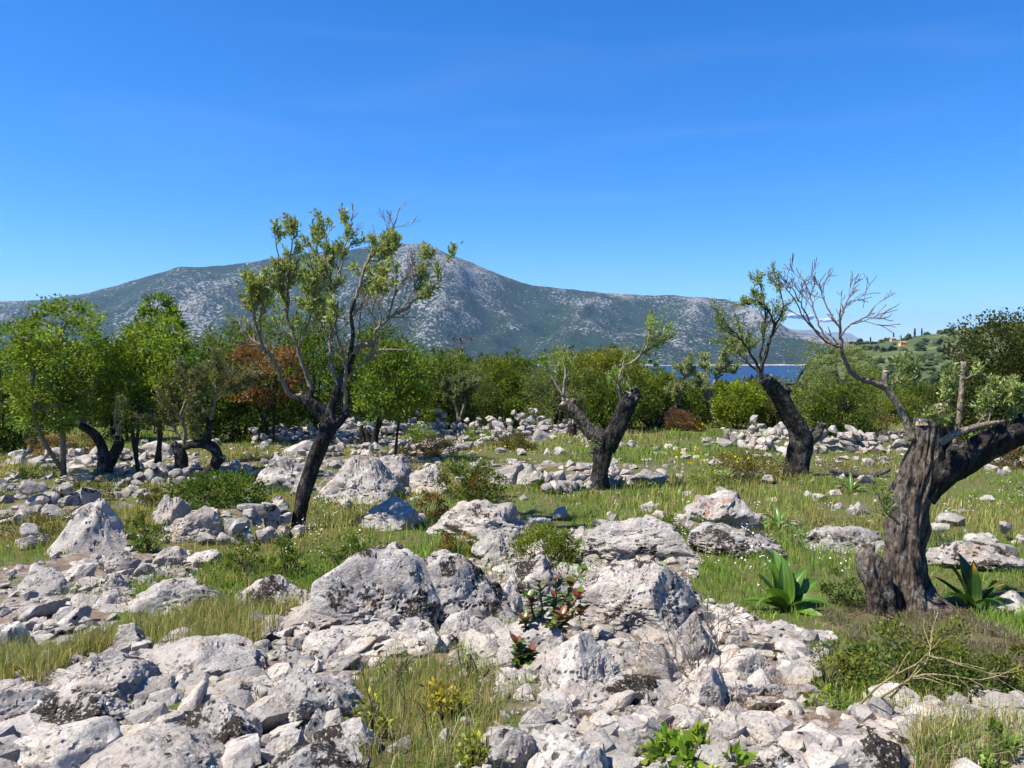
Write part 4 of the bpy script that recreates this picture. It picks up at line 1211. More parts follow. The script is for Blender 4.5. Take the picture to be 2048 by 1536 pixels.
# 4 leaning pollard right of centre
o = Olive('slanting dark pollard with broken top right of the forked stump', (1590, 952), seed=4)
o.limb('trunk', [(1592, 962, 34), (1592, 945, 27), (1596, 915, 24), (1602, 885, 24), (1596, 855, 21), (1578, 825, 19), (1560, 796, 18), (1545, 775, 17), (1530, 756, 14)], 0.28, 28, 60, cut=True, sink=True)
o.limb('limb', [(1602, 895, 20), (1620, 878, 15), (1634, 864, 12), (1644, 846, 8)], 0.34, 18, 24, mat=M_BARK_GREY, cut=True)
o.limb('limb', [(1556, 792, 10), (1572, 780, 8), (1580, 788, 6)], 0.3, 12, 16, cut=True)
o.limb('limb', [(1532, 762, 9), (1522, 748, 7), (1516, 738, 4)], 0.3, 12, 12, mat=M_BARK_GREY, cut=True)
for L, k, sl in (([(1522, 745, 4), (1528, 715, 3.4), (1540, 680, 2.8), (1553, 645, 2), (1566, 620, 1.2), (1560, 570, .8)], 9, 0.5), ([(1524, 735, 3), (1522, 700, 2.4), (1530, 650, 1.8), (1528, 600, 1.2), (1518, 565, .8)], 10, 0.45),
              ([(1520, 740, 2.6), (1505, 715, 2.2), (1490, 690, 1.8), (1470, 665, 1.2), (1440, 640, .8)], 10, 0.5), ([(1550, 650, 2), (1535, 620, 1.6), (1512, 600, 1), (1495, 610, .8)], 8, 0.4), ([(1570, 770, 2), (1592, 765, 1.5), (1602, 745, .8)], 3, 0.25),
              ([(1518, 742, 2.2), (1498, 728, 1.8), (1478, 705, 1.2), (1455, 690, .8)], 9, 0.45)):
    o.branch(L, 1, k, sl, start=0.3, spread=0.55, up=0.25)
o.finish(OLIVE, 6, 0.07, 0.022, 0.5, spread=0.08, mat=M_TWIG_DARK, select=lambda p: pix(p)[0] < 1540 or pix(p)[1] < 640, rmin=0.0045)

# 5 forked olive at the left, sawn limbs
o = Olive('small forked olive at the left with round sawn end facing the viewer', (207, 955), seed=5)
o.limb('trunk', [(210, 962, 22), (208, 945, 16), (207, 925, 15), (208, 908, 14)], 0.24, 20, 26, mat=M_BARK_GREY, sink=True)
o.limb('limb', [(209, 925, 13), (204, 895, 11), (190, 870, 10), (175, 858, 8.5), (160, 850, 7)], 0.24, 16, 28, cut=True)
o.limb('limb', [(214, 940, 13), (226, 912, 12), (238, 888, 11), (235, 875, 9, -0.25)], 0.24, 16, 26, cut=True)
for L, k, sl in (([(162, 850, 3), (164, 825, 2.4), (150, 800, 1.8), (148, 760, 1)], 7, 0.45), ([(166, 850, 2.6), (180, 815, 2), (195, 785, 1)], 6, 0.4), ([(236, 872, 3), (240, 850, 2.4), (258, 820, 1.6), (262, 790, .9)], 6, 0.4), ([(236, 870, 2.4), (230, 840, 2), (234, 800, 1.2)], 5, 0.4)):
    o.branch(L, 1, k, sl, start=0.3, spread=0.5, up=0.3)
o.finish(OLIVE, 5, 0.06, 0.02, 0.35, spread=0.07, rmin=0.005)

# 6 arching olive
o = Olive('olive arching over like a hoop above the dark green bush', (412, 962), seed=6)
o.limb('trunk', [(408, 972, 14), (414, 955, 13), (428, 935, 12.5), (436, 915, 12), (428, 898, 11.5), (410, 888, 11), (388, 888, 10), (368, 893, 9)], 0.26, 20, 60, sink=True)
o.limb('trunk', [(366, 938, 15), (362, 915, 13), (356, 898, 10), (346, 886, 6)], 0.28, 18, 26, cut=True, sink=True)
o.limb('limb', [(425, 925, 10), (438, 922, 11), (445, 912, 9)], 0.3, 14, 16, cut=True)
o.limb('limb', [(414, 892, 10), (415, 870, 8), (418, 850, 7), (416, 832, 4)], 0.28, 14, 22, cut=True)
for L, k, sl in (([(370, 890, 3.4), (368, 860, 3), (362, 830, 2.4), (372, 795, 1.6), (380, 760, .9)], 12, 0.6), ([(416, 835, 3), (400, 810, 2.4), (385, 775, 1.6)], 10, 0.6), ([(418, 840, 3), (430, 805, 2.2), (425, 770, 1.4), (440, 745, .8)], 12, 0.6), ([(425, 800, 2), (455, 775, 1.4), (485, 755, .8)], 7, 0.5), ([(366, 880, 2.4), (345, 850, 2), (332, 815, 1.2)], 9, 0.5), ([(400, 888, 2), (395, 860, 1.4), (400, 840, .9)], 6, 0.4)):
    o.branch(L, 1, k, sl, start=0.25, spread=0.65, up=0.2)
o.finish((0.12, 0.13, 0.045), 8, 0.07, 0.026, 0.75, spread=0.10, rmin=0.005)

# 7-12 small stumps far back
def far_stump(label, foot, trunk, shoots, leaf, seed, bark=M_BARK, ls=0.12, lw=0.045, n=12, frac=0.9, sub=8, subL=0.5, cut=True, limbs=()):
    o = Olive(label, foot, seed=seed, bark=bark)
    o.limb('trunk', trunk, 0.26, 14, 20, cut=cut, sink=True)
    for L in limbs: o.limb('limb', L, 0.26, 12, 14, cut=True)
    for L in shoots: o.branch(L, 1, sub, subL, start=0.25, spread=0.7, up=0.15)
    return o.finish(leaf, n, ls, lw, frac, spread=0.12, rmin=0.007)
far_stump('pair of dark stubby trunks under a leafy crown behind the white outcrop', (752, 892), [(752, 896, 10), (750, 875, 8), (756, 850, 7), (760, 830, 6)], [([(758, 835, 4), (752, 810, 3), (745, 785, 2)]), ([(760, 832, 4), (772, 805, 3), (780, 780, 2)])], (0.085, 0.135, 0.022), 21, n=16,
          limbs=[[(728, 890, 8), (724, 870, 7), (722, 850, 4)], [(740, 890, 7), (735, 870, 6), (728, 855, 4)]])
far_stump('little olive with grey trunk and pale shoots before the thicket', (913, 865), [(912, 870, 9), (914, 855, 8), (918, 842, 6)], [([(918, 842, 3), (912, 815, 2.4), (900, 785, 1.4)]), ([(920, 842, 3), (928, 810, 2.4), (930, 780, 1.2)])], (0.13, 0.155, 0.07), 22, n=14, sub=11, subL=0.6)
far_stump('sawn grey stump behind the left arm of the forked stump', (1118, 858), [(1119, 862, 13), (1118, 845, 11), (1117, 826, 10), (1115, 815, 8)], [([(1115, 815, 3), (1118, 790, 2.4), (1112, 770, 1.2)])], (0.11, 0.14, 0.05), 23, bark=M_BARK_GREY, sub=5)
far_stump('dark stump right behind the forked stump', (1144, 872), [(1144, 878, 12), (1144, 860, 10), (1146, 845, 9)], [([(1146, 845, 3), (1150, 825, 2), (1148, 800, 1)])], (0.11, 0.14, 0.05), 24, sub=4)
far_stump('crooked low olive leaning right beside the brown brush heap', (1308, 856), [(1300, 862, 9), (1320, 845, 8.5), (1340, 825, 7), (1358, 808, 6)], [([(1358, 806, 3), (1362, 780, 2.4), (1372, 745, 1.6), (1376, 722, 1)]), ([(1358, 806, 2), (1350, 785, 1.4)])], (0.26, 0.29, 0.13), 25, n=9, ls=0.11, sub=12, subL=0.45,
          limbs=[[(1306, 856, 9), (1288, 840, 7), (1270, 830, 5)]])
far_stump('wind bent olive with tufted crowns against the sea', (1432, 852), [(1435, 858, 10), (1430, 835, 8.5), (1422, 815, 7.5), (1416, 802, 6)], [([(1416, 802, 3), (1408, 780, 2.4), (1392, 755, 1.8), (1385, 735, 1)]), ([(1418, 800, 3), (1414, 770, 2.4), (1408, 735, 1.4), (1408, 712, .8)]), ([(1420, 800, 3), (1428, 765, 2.6), (1442, 725, 2.2), (1458, 695, 1.6), (1480, 685, 1)]), ([(1430, 762, 2), (1450, 742, 1.4), (1468, 735, .9)]), ([(1458, 695, 1.6), (1470, 700, 1.2), (1500, 690, .8)])],
          (0.24, 0.28, 0.12), 26, n=8, ls=0.11, sub=9, subL=0.45)

# ------------------------------------------------------------------ thicket trees
def bush_tree(label, box, Y, base, name='evergreen_tree', nleaf=70, dens=1.0, ls=0.085, seed=0, foot=None, stems=3, group='trees and tall shrubs of the thicket', alt=None, altfrac=0.0, hollow=0.35, bottom=0.9, cat='tree', stem_r=0.05, bark=M_BARK, bend=0.25, depth=None, clump=0.17, aspect=0.62):
    x0, y0, x1, y1 = box
    rs = np.random.RandomState(seed + 3000)
    c = at((x0 + x1) / 2, (y0 + y1) / 2, Y)
    rx = (x1 - x0) / 2 / F * Y; rz = (y1 - y0) / 2 / F * Y
    fx_, fy_ = (c[0], c[1]) if foot is None else ground(*foot)[:2]
    base_z = gz(fx_, fy_)
    g = np.array([fx_, fy_, base_z])
    t = thing(name, label, cat, g, group)
    ry = rx * 0.85 if depth is None else depth
    vol = rx * ry * rz
    cr = max(clump * 1.5 * (rx * ry * rz) ** (1 / 3.0), 0.13)
    ncl = int(np.clip(125 * dens * (rx * rz) ** 0.6, 30, 300))
    m = MB()
    cp = crown(m, c, (rx, ry, rz), ncl, nleaf, cr, ls, base, rs, seed, alt=alt, altfrac=altfrac, hollow=hollow, bottom=bottom, aspect=aspect)
    m.build('crown', M_LEAF, t, g)
    for k in range(stems):
        m = MB()
        tgt = cp[rs.randint(len(cp))] * 0.6 + c * 0.4
        b = g + np.array([rs.uniform(-1, 1) * rx * bend, rs.uniform(-1, 1) * ry * bend * 0.6, -0.15])
        midp = (b + tgt) / 2 + rs.normal(size=3) * 0.12
        tube(m, [b, midp, tgt], [stem_r, stem_r * 0.8, stem_r * 0.35], 8, 10, 0.2, seed + k)
        for q in range(4):
            tg2 = cp[rs.randint(len(cp))]
            tube(m, [midp + (tgt - midp) * rs.rand() * 0.7, (midp + tg2) / 2 + rs.normal(size=3) * 0.1, tg2], [stem_r * 0.5, stem_r * 0.35, stem_r * 0.12], 5, 8, 0)
        m.build('trunk', bark, t, g)
    return t

YG2 = (0.100, 0.118, 0.018)
TREES = [
    # label, crown box px, depth, colour, extra
    ('light green young tree with tall crown and slim bare stems at the left', (15, 605, 205, 862), 15.6, (0.105, 0.155, 0.028), dict(foot=(128, 952), stems=4, dens=1.15, nleaf=95, ls=0.065, bend=0.30, hollow=0.15, clump=0.13, stem_r=0.05, bark=M_TWIG, bottom=0.95)),
    ('light green young tree with two pointed tops beside it', (225, 640, 395, 850), 16.5, (0.098, 0.15, 0.026), dict(foot=(300, 945), stems=4, dens=1.15, nleaf=95, ls=0.065, bend=0.35, hollow=0.15, clump=0.13, stem_r=0.045, bark=M_TWIG_DARK, bottom=0.95)),
    ('narrow bright green tree top rising above its neighbours', (285, 592, 362, 720), 18.5, (0.090, 0.15, 0.026), dict(stems=1, nleaf=70, ls=0.075, hollow=0.2)),
    ('dark dense shrub tree at the left edge', (-60, 760, 90, 900), 22, (0.055, 0.085, 0.018), dict(alt=(0.12, 0.13, 0.03), altfrac=0.25)),
    ('deep green tree behind the two young trees', (170, 680, 300, 880), 25, DARKG, dict()),
    ('deep green tree between the young trees and the brown one', (360, 690, 480, 880), 25, (0.05, 0.085, 0.02), dict()),
    ('rounded mid green tree behind the arching olive', (410, 655, 530, 800), 27, (0.075, 0.115, 0.02), dict()),
    ('tree with rust brown dying foliage left of the tall olive', (455, 690, 600, 800), 24, (0.125, 0.070, 0.045), dict(alt=(0.06, 0.085, 0.022), altfrac=0.32, dens=0.8, name='dying_tree')),
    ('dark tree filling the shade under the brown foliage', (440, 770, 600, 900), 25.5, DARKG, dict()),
    ('dense dark tree directly behind the tall leaning olive', (570, 650, 700, 850), 27, (0.06, 0.095, 0.02), dict()),
    ('broad dark tree right of the tall leaning olive', (690, 655, 850, 850), 28, (0.058, 0.092, 0.02), dict(alt=(0.12, 0.13, 0.03), altfrac=0.2)),
    ('slim young tree with bright rounded crown and thin black stem', (715, 690, 855, 832), 19.5, (0.072, 0.112, 0.020), dict(foot=(791, 912), stems=1, nleaf=85, ls=0.075, hollow=0.3, bend=0.02, stem_r=0.045, bark=M_BARK)),
    ('mid green shrub tree right of the slim young tree', (835, 715, 935, 850), 31, (0.068, 0.10, 0.02), dict()),
    ('grey green olive crown in the middle of the thicket', (880, 735, 985, 855), 31.5, (0.085, 0.11, 0.045), dict(ls=0.075, aspect=0.4)),
    ('yellow tinged shrub tree below the utility pole', (950, 712, 1045, 850), 33, YELG, dict()),
    ('small dark shrub tree left of the grey olive', (1010, 722, 1085, 850), 32, (0.065, 0.1, 0.02), dict()),
    ('grey green olive tree with fine foliage behind the forked stump', (1050, 705, 1180, 850), 30.5, (0.095, 0.12, 0.052), dict(ls=0.075, aspect=0.4)),
    ('yellow green domed tree behind the forked stump', (1140, 702, 1290, 850), 31.5, YG2, dict(dens=1.2)),
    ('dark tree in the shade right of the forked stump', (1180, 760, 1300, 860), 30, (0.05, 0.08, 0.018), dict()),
    ('low green shrub tree left of the sea gap', (1280, 748, 1370, 850), 33, (0.075, 0.11, 0.026), dict()),
    ('low dark shrub tree below the sea gap', (1340, 770, 1440, 850), 35, (0.06, 0.092, 0.02), dict()),
    ('bright green round shrub tree at the sea gap', (1430, 765, 1525, 850), 31, (0.105, 0.145, 0.018), dict()),
    ('brownish tangled shrub tree behind the slanting pollard', (1500, 758, 1590, 860), 32, (0.085, 0.095, 0.03), dict()),
    ('large soft grey green olive tree right of the slanting pollard', (1590, 688, 1765, 850), 29, (0.105, 0.135, 0.045), dict(ls=0.075, aspect=0.4, dens=1.2)),
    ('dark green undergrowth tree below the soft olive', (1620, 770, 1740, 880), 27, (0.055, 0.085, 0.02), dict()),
    ('yellow green bush behind the shoots of the near trunk', (1740, 790, 1830, 880), 36, (0.10, 0.13, 0.03), dict()),
    ('small rounded bush further down the right slope', (1800, 765, 1870, 850), 44, (0.07, 0.105, 0.025), dict(ls=0.11)),
    ('dark brown green oak at the right edge', (1918, 636, 2120, 885), 20, (0.036, 0.046, 0.015), dict(dens=1.6, nleaf=75, ls=0.08, hollow=0.2, alt=(0.075, 0.065, 0.025), altfrac=0.25)),
    ('dark twiggy oak part beside the upright bare shoot', (1850, 765, 1950, 890), 21, (0.05, 0.062, 0.02), dict(ls=0.07)),
    ('dark bush beyond the frame edge on the right', (2040, 760, 2200, 900), 19, (0.045, 0.062, 0.02), dict()),
    ('green tree beyond the frame edge on the left', (-200, 640, -20, 860), 24, (0.06, 0.1, 0.02), dict()),
]
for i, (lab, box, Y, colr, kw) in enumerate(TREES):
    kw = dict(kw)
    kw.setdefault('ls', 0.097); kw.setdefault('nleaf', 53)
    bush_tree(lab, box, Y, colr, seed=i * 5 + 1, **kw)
# a second rank, seen through the gaps of the first
for i, (lab, box, Y) in enumerate((
    ('farther dark tree behind the left thicket', (90, 700, 240, 870), 34), ('farther tree behind the brown foliage', (470, 640, 640, 860), 36), ('farther tree top left of the utility pole', (820, 720, 900, 850), 40),
    ('farther tree right of the utility pole', (940, 725, 1060, 850), 42), ('farther tree behind the yellow green dome', (1090, 715, 1200, 850), 40), ('farther low tree by the water', (1300, 760, 1420, 850), 48), ('farther low tree below the shoreline', (1440, 775, 1560, 850), 46),
    ('farther tree behind the slim young tree', (760, 690, 860, 850), 36), ('farther tree behind the grey green olive crown', (900, 735, 990, 850), 38), ('farther tree filling the belt right of the dome', (1230, 740, 1320, 850), 38), ('farther green tree beside the soft olive', (1700, 745, 1800, 850), 60), ('farther bush on the right slope', (1780, 760, 1850, 830), 75))):
    bush_tree(lab, box, Y, [(0.055, 0.09, 0.02), (0.07, 0.105, 0.022), (0.08, 0.11, 0.03)][i % 3], seed=400 + i, ls=0.13, nleaf=34, stems=2)

def far_wood():
    rs = np.random.RandomState(57)
    m = MB()
    for i in range(150):
        Y = rs.uniform(41, 66)
        u = rs.uniform(-0.80, 0.34)
        X = u * Y
        px = 1024 + u * F
        py = 722 + rs.normal(0, 8) if px < 1240 else 776 + rs.normal(0, 6)
        top = at(px, py, Y)[2]
        g = gz(X, Y)
        h = max(top - g, 1.5)
        c = np.array([X, Y, g + h * 0.52])
        w = rs.uniform(1.6, 2.6)
        crown(m, c, (w, w, h * 0.55), 42, 9, 0.5, 0.31, [(0.042, 0.066, 0.016), (0.055, 0.078, 0.018), (0.065, 0.08, 0.026)][i % 3], rs, i + 70, hollow=0.3, bottom=1.0)
    return m
tag(far_wood().build('far_wood', M_LEAF), 'dark wood on the slope beyond the thicket, closing its gaps', 'wood', kind='stuff')

# ------------------------------------------------------------------ low shrubs
def shrub(label, box, base, ls=0.035, nleaf=60, dens=1.0, seed=0, alt=None, altfrac=0.0, group='low shrubs among the rocks', aspect=0.55, name='shrub', hollow=0.3, twig=M_TWIG_DARK, stems=9, sink=0.1):
    x0, y0, x1, y1 = box
    rs = np.random.RandomState(seed + 7000)
    gp = ground((x0 + x1) / 2, y1)
    w = (x1 - x0) / 2 / F * gp[1]
    Yc = gp[1] + w * 0.6
    X = ((x0 + x1) / 2 - 1024) / F * Yc
    zg = gz(X, Yc)
    ztop = at((x0 + x1) / 2, y0, Yc)[2]
    h = max(ztop - zg, 0.25 * w)
    g = np.array([X, Yc, zg])
    t = thing(name, label, 'shrub', g, group)
    c = g + np.array([0, 0, h * (0.45 - sink)])
    m = MB()
    ncl = int(np.clip(42 * dens * (w * h / 0.25) ** 0.55, 14, 120))
    cp = crown(m, c, (w * 0.92, w * 0.8, h * 0.55), ncl, nleaf, max(0.14 * (w * w * h) ** (1 / 3.) * 1.5, 0.04), ls, base, rs, seed, alt=alt, altfrac=altfrac, hollow=hollow, bottom=0.8, aspect=aspect)
    m.build('foliage', M_LEAF, t, g)
    m = MB()
    for k in range(stems * 2):
        tg = cp[rs.randint(len(cp))]
        b = g + np.array([rs.normal() * w * 0.15, rs.normal() * w * 0.15, -0.05])
        tube(m, [b, (b + tg) / 2 + rs.normal(size=3) * w * 0.1, tg + (tg - c) * 0.1], [0.008, 0.006, 0.002], 5, 8, 0)
    m.build('stems', twig, t, g)
    return t
SHR = [
    ('dense dark green bush below the arching olive', (345, 940, 530, 1020), (0.045, 0.085, 0.014), dict(ls=0.05, nleaf=90, dens=1.3)),
    ('leggy dark shrub with red tinged leaves on the mid slope', (870, 925, 1010, 1010), (0.055, 0.080, 0.018), dict(ls=0.05, alt=(0.16, 0.07, 0.03), altfrac=0.22)),
    ('reddish trailing shrub on the grass below the leggy dark shrub', (815, 985, 900, 1040), (0.11, 0.075, 0.03), dict(ls=0.04)),
    ('round yellow green bush on top of the rocks in the middle', (1025, 1045, 1160, 1130), (0.10, 0.125, 0.025), dict(ls=0.03, nleaf=110, dens=1.4, alt=(0.05, 0.08, 0.015), altfrac=0.2)),
    ('small reddish bush between the two white boulders', (880, 1055, 945, 1115), (0.12, 0.085, 0.035), dict(ls=0.03)),
    ('dark small leaved bush beside the huge boulder left shoulder', (655, 1065, 725, 1150), (0.05, 0.085, 0.018), dict(ls=0.028)),
    ('dark bush right below the tall leaning olive', (540, 1070, 600, 1160), (0.055, 0.09, 0.02), dict(ls=0.03)),
    ('green bush left of the tall leaning olive foot', (445, 1065, 520, 1150), (0.07, 0.10, 0.024), dict(ls=0.03)),
    ('upright dark shrub right of the pointed boulder', (255, 1015, 325, 1110), (0.055, 0.09, 0.02), dict(ls=0.032)),
    ('yellow green tuft shrub on the pointed boulder', (205, 1015, 260, 1080), (0.09, 0.11, 0.025), dict(ls=0.025, dens=0.6)),
    ('brown green thorny cushion below the left bank', (-30, 1030, 120, 1085), (0.085, 0.075, 0.025), dict(ls=0.028, nleaf=90)),
    ('low shrub creeping over the left bank', (120, 960, 220, 1010), (0.07, 0.075, 0.025), dict(ls=0.035)),
    ('brown mound of dry brush under the left trees', (55, 868, 125, 922), (0.12, 0.088, 0.068), dict(ls=0.04, nleaf=110)),
    ('dull brown bush behind the forked olive', (110, 865, 190, 915), (0.10, 0.08, 0.04), dict(ls=0.05)),
    ('maroon brown heather cushion in the far meadow, left one', (795, 872, 915, 915), (0.065, 0.045, 0.032), dict(ls=0.04, nleaf=100, alt=(0.06, 0.07, 0.025), altfrac=0.35)),
    ('green brown heather cushion in the far meadow, right one', (985, 862, 1075, 902), (0.07, 0.065, 0.026), dict(ls=0.04, nleaf=100)),
    ('rust red heap of dead brush beside the crooked olive', (1330, 818, 1410, 862), (0.110, 0.060, 0.048), dict(ls=0.06, nleaf=90, alt=(0.07, 0.06, 0.03), altfrac=0.3)),
    ('thorny brown bush at the wall below the soft olive', (1640, 810, 1780, 878), (0.095, 0.07, 0.035), dict(ls=0.06, nleaf=70)),
    ('brown green scrub patch in the meadow left of the slanting pollard', (1430, 905, 1580, 965), (0.085, 0.075, 0.025), dict(ls=0.04)),
    ('grey green flowering bush with yellow heads in the right meadow', (1385, 930, 1470, 985), (0.12, 0.16, 0.06), dict(ls=0.04, dens=0.8)),
    ('scrub of low brown stems right of the slanting pollard', (1900, 880, 2060, 940), (0.10, 0.075, 0.04), dict(ls=0.05)),
    ('grey green feathery bush behind the thick near trunk', (1850, 1055, 1930, 1115), (0.095, 0.13, 0.07), dict(ls=0.03, aspect=0.3)),
    ('dark shaded bush at the left foot of the thick near trunk', (1655, 1135, 1745, 1220), (0.035, 0.055, 0.014), dict(ls=0.028)),
    ('tangled wiry green shrub in front of the thick near trunk', (1690, 1255, 2010, 1400), (0.050, 0.082, 0.018), dict(ls=0.024, nleaf=110, dens=1.5, alt=(0.10, 0.115, 0.03), altfrac=0.3)),
    ('olive green wiry shrub left of the tangled one', (1625, 1285, 1725, 1385), (0.085, 0.10, 0.026), dict(ls=0.02, nleaf=90)),
    ('shrub of green yellow stems at the right edge of the foreground', (1930, 1300, 2090, 1400), (0.085, 0.105, 0.028), dict(ls=0.022, nleaf=90)),
    ('small leafy plant with yellow edged leaves at the bottom right of centre', (1300, 1485, 1490, 1570), (0.12, 0.19, 0.035), dict(ls=0.055, nleaf=28, dens=0.7, alt=(0.24, 0.22, 0.03), altfrac=0.12, name='leafy_plant')),
    ('green weed with pale flowers in the lower right corner', (1890, 1450, 2060, 1560), (0.10, 0.15, 0.04), dict(ls=0.035, nleaf=40, dens=0.7)),
    ('small green sprig among stones below the tangled shrub', (1640, 1385, 1700, 1430), (0.11, 0.17, 0.035), dict(ls=0.03, nleaf=16, dens=0.5)),
    ('grey green shrub beside the low stone row left of the forked stump', (1070, 938, 1115, 980), (0.07, 0.095, 0.03), dict(ls=0.04)),
    ('low green bush between boulder and orange stained rock', (1330, 1035, 1430, 1080), (0.06, 0.11, 0.02), dict(ls=0.025)),
    ('silvery thistle like plant below the strap leaved plant', (1555, 1050, 1620, 1095), (0.13, 0.19, 0.12), dict(ls=0.035, aspect=0.3, dens=0.8)),
    ('dark weed at the left end of the bare earth', (275, 975, 330, 1015), (0.075, 0.075, 0.025), dict(ls=0.035)),
    ('sparse dark shrub growing on the white outcrop', (720, 960, 800, 1005), (0.06, 0.09, 0.02), dict(ls=0.035, dens=0.6)),
    ('tuft of green brown scrub left of the neat wall', (500, 855, 560, 890), (0.085, 0.085, 0.025), dict(ls=0.05)),
    ('low green weeds before the tumbled bank', (800, 848, 870, 885), (0.09, 0.15, 0.03), dict(ls=0.05)),
    ('weedy green patch on the far meadow by the grey trunk', (930, 852, 985, 884), (0.09, 0.14, 0.03), dict(ls=0.05)),
    ('weed with yellowing leaves in the grassy hollow, right of two dry stalks', (860, 1365, 925, 1440), (0.20, 0.19, 0.035), dict(ls=0.035, nleaf=14, dens=0.5, alt=(0.24, 0.19, 0.03), altfrac=0.25)),
    ('yellow leaved weed at the left rim of the grassy hollow', (715, 1395, 775, 1480), (0.19, 0.19, 0.04), dict(ls=0.03, nleaf=14, dens=0.5, alt=(0.24, 0.19, 0.03), altfrac=0.25)),
    ('wiry grey green herb at the top of the grassy hollow', (750, 1310, 830, 1370), (0.10, 0.12, 0.045), dict(ls=0.02, nleaf=40, dens=0.7, aspect=0.3)),
    ('small green weed at the bottom edge beside the dotted rock', (930, 1470, 975, 1530), (0.17, 0.20, 0.04), dict(ls=0.028, nleaf=14, dens=0.5)),
    ('feathery green herb left of the tiny red sapling', (910, 1290, 985, 1370), (0.11, 0.15, 0.05), dict(ls=0.018, nleaf=40, dens=0.7, aspect=0.3)),
    ('low dark bush at the foot of the left stone line', (30, 935, 110, 960), (0.06, 0.09, 0.02), dict(ls=0.04)),
]
for i, (lab, box, colr, kw) in enumerate(SHR): shrub(lab, box, colr, seed=i * 3 + 2, **kw)

# ------------------------------------------------------------------ broad strap-leaved squills, leaf by leaf
def strap_leaf(root, g, az, L, W, tilt0, curl, col, rs, tip=None):
    n, k = 12, 9
    s = np.linspace(0, 1, n)
    ang = tilt0 + curl * s ** 1.5
    ds = L / (n - 1)
    hx = np.concatenate([[0], np.cumsum(np.cos(ang[:-1]) * ds)]); hz = np.concatenate([[0], np.cumsum(np.sin(ang[:-1]) * ds)])
    wd = W * (np.sin(np.clip(s * 0.93 + 0.10, 0, 1) * math.pi) ** 0.7) * (1 - 0.1 * s) + 0.003
    wd[-1] = 0.002
    e = np.linspace(-1, 1, k)
    ca, sa = math.cos(az), math.sin(az)
    tw = rs.normal(0, 0.6)
    V = np.zeros((n, k, 3))
    for j in range(k):
        lat = e[j] * wd / 2
        lift = np.abs(e[j]) ** 1.5 * wd * 0.32 * (1 - 0.4 * s) + 0.012 * L * np.sin(s * 14 + e[j] * 2) * abs(e[j]) * 0.6
        lx = hx - np.sin(ang) * lift
        lz = hz + np.cos(ang) * lift + lat * np.sin(tw * s)
        ly = lat * np.cos(tw * s)
        V[:, j, 0] = lx * ca - ly * sa; V[:, j, 1] = lx * sa + ly * ca; V[:, j, 2] = lz
    C = np.asarray(col) * np.ones((n, k, 3))
    basec = np.array([0.30, 0.36, 0.07])
    f = np.clip(1 - s * 3.2, 0, 1)[:, None, None]
    C = C * (1 - f) + basec * f
    C *= (1 + 0.22 * np.cos(np.arange(k) * math.pi))[None, :, None]
    C[:, k // 2] *= 1.3
    if tip is not None:
        f = sstep(0.75, 0.95, s)[:, None, None]; C = C * (1 - f) + np.asarray(tip) * f
    m = MB()
    m.add(V.reshape(-1, 3), grid_faces(k, n), C.reshape(-1, 3))
    return m.build('leaf', M_SQUILL, root)
def squill(label, foot, spec, scale, seed, colr=(0.085, 0.165, 0.020), lift=0.0):
    g = ground(*foot)
    rs = np.random.RandomState(seed)
    t = thing('squill_plant', label, 'plant', g + [0, 0, lift], 'broad leaved bulb plants')
    for az, L, W, ti, cu, *tip in spec:
        strap_leaf(t, g, R(az + rs.normal(0, 9)), L * scale * rs.uniform(0.85, 1.12), W * scale * rs.uniform(1.15, 1.5), R(ti + rs.normal(0, 6)), R(cu * rs.uniform(0.8, 1.9)), np.asarray(colr) * rs.uniform(0.8, 1.3), rs, tip[0] if tip else None)
    return t
squill('glossy plant with broad upright leaves left of the thick near trunk', (1568, 1222), [
    (170, .46, .125, 62, -18), (150, .44, .12, 66, -25), (200, .42, .12, 52, -40), (110, .45, .12, 78, -15), (230, .36, .11, 45, -50), (40, .47, .115, 58, -25), (70, .46, .12, 74, -12), (15, .46, .115, 42, -20), (340, .36, .10, 25, -45), (320, .36, .09, 10, -15), (185, .36, .10, 20, -30), (90, .42, .11, 80, -30)], 1.08, 1)
squill('broad leaved plant with yellowing tips right of the thick near trunk', (1945, 1222), [
    (165, .40, .10, 50, -20), (140, .42, .105, 65, -20), (100, .44, .10, 80, -10), (60, .43, .10, 72, -15), (30, .40, .09, 55, -30, (0.45, .22, .03)), (10, .36, .08, 40, -15, (0.5, .25, .03)), (200, .38, .10, 45, -60), (80, .40, .10, 84, -5, (0.5, .25, .03)), (340, .34, .08, 35, -70), (250, .30, .09, 55, -60), (300, .32, .09, 50, -60)], 1.05, 2, (0.038, 0.085, 0.014))
squill('light green strap leaved plant with drooping leaves in the right meadow', (1555, 1058), [
    (175, .42, .06, 40, -70), (10, .48, .06, 35, -60), (150, .36, .06, 60, -80), (40, .38, .06, 60, -70), (200, .34, .06, 55, -110), (340, .34, .06, 50, -110), (90, .34, .06, 80, -30), (270, .28, .07, 70, -100)], 1.0, 3, (0.10, 0.20, 0.03))
squill('strap leaved plant half hidden in tall grass behind the near trunk', (1700, 985), [
    (160, .40, .06, 50, -60), (20, .46, .06, 55, -50), (60, .40, .06, 70, -40), (120, .38, .06, 65, -40), (350, .36, .06, 40, -40)], 1.0, 4, (0.09, 0.18, 0.03))
squill('lone curved leaf plant at the right edge', (2035, 1225), [(170, .36, .05, 25, -40), (200, .30, .05, 20, -30), (150, .26, .05, 40, -60)], 1.0, 5, (0.12, 0.20, 0.03))

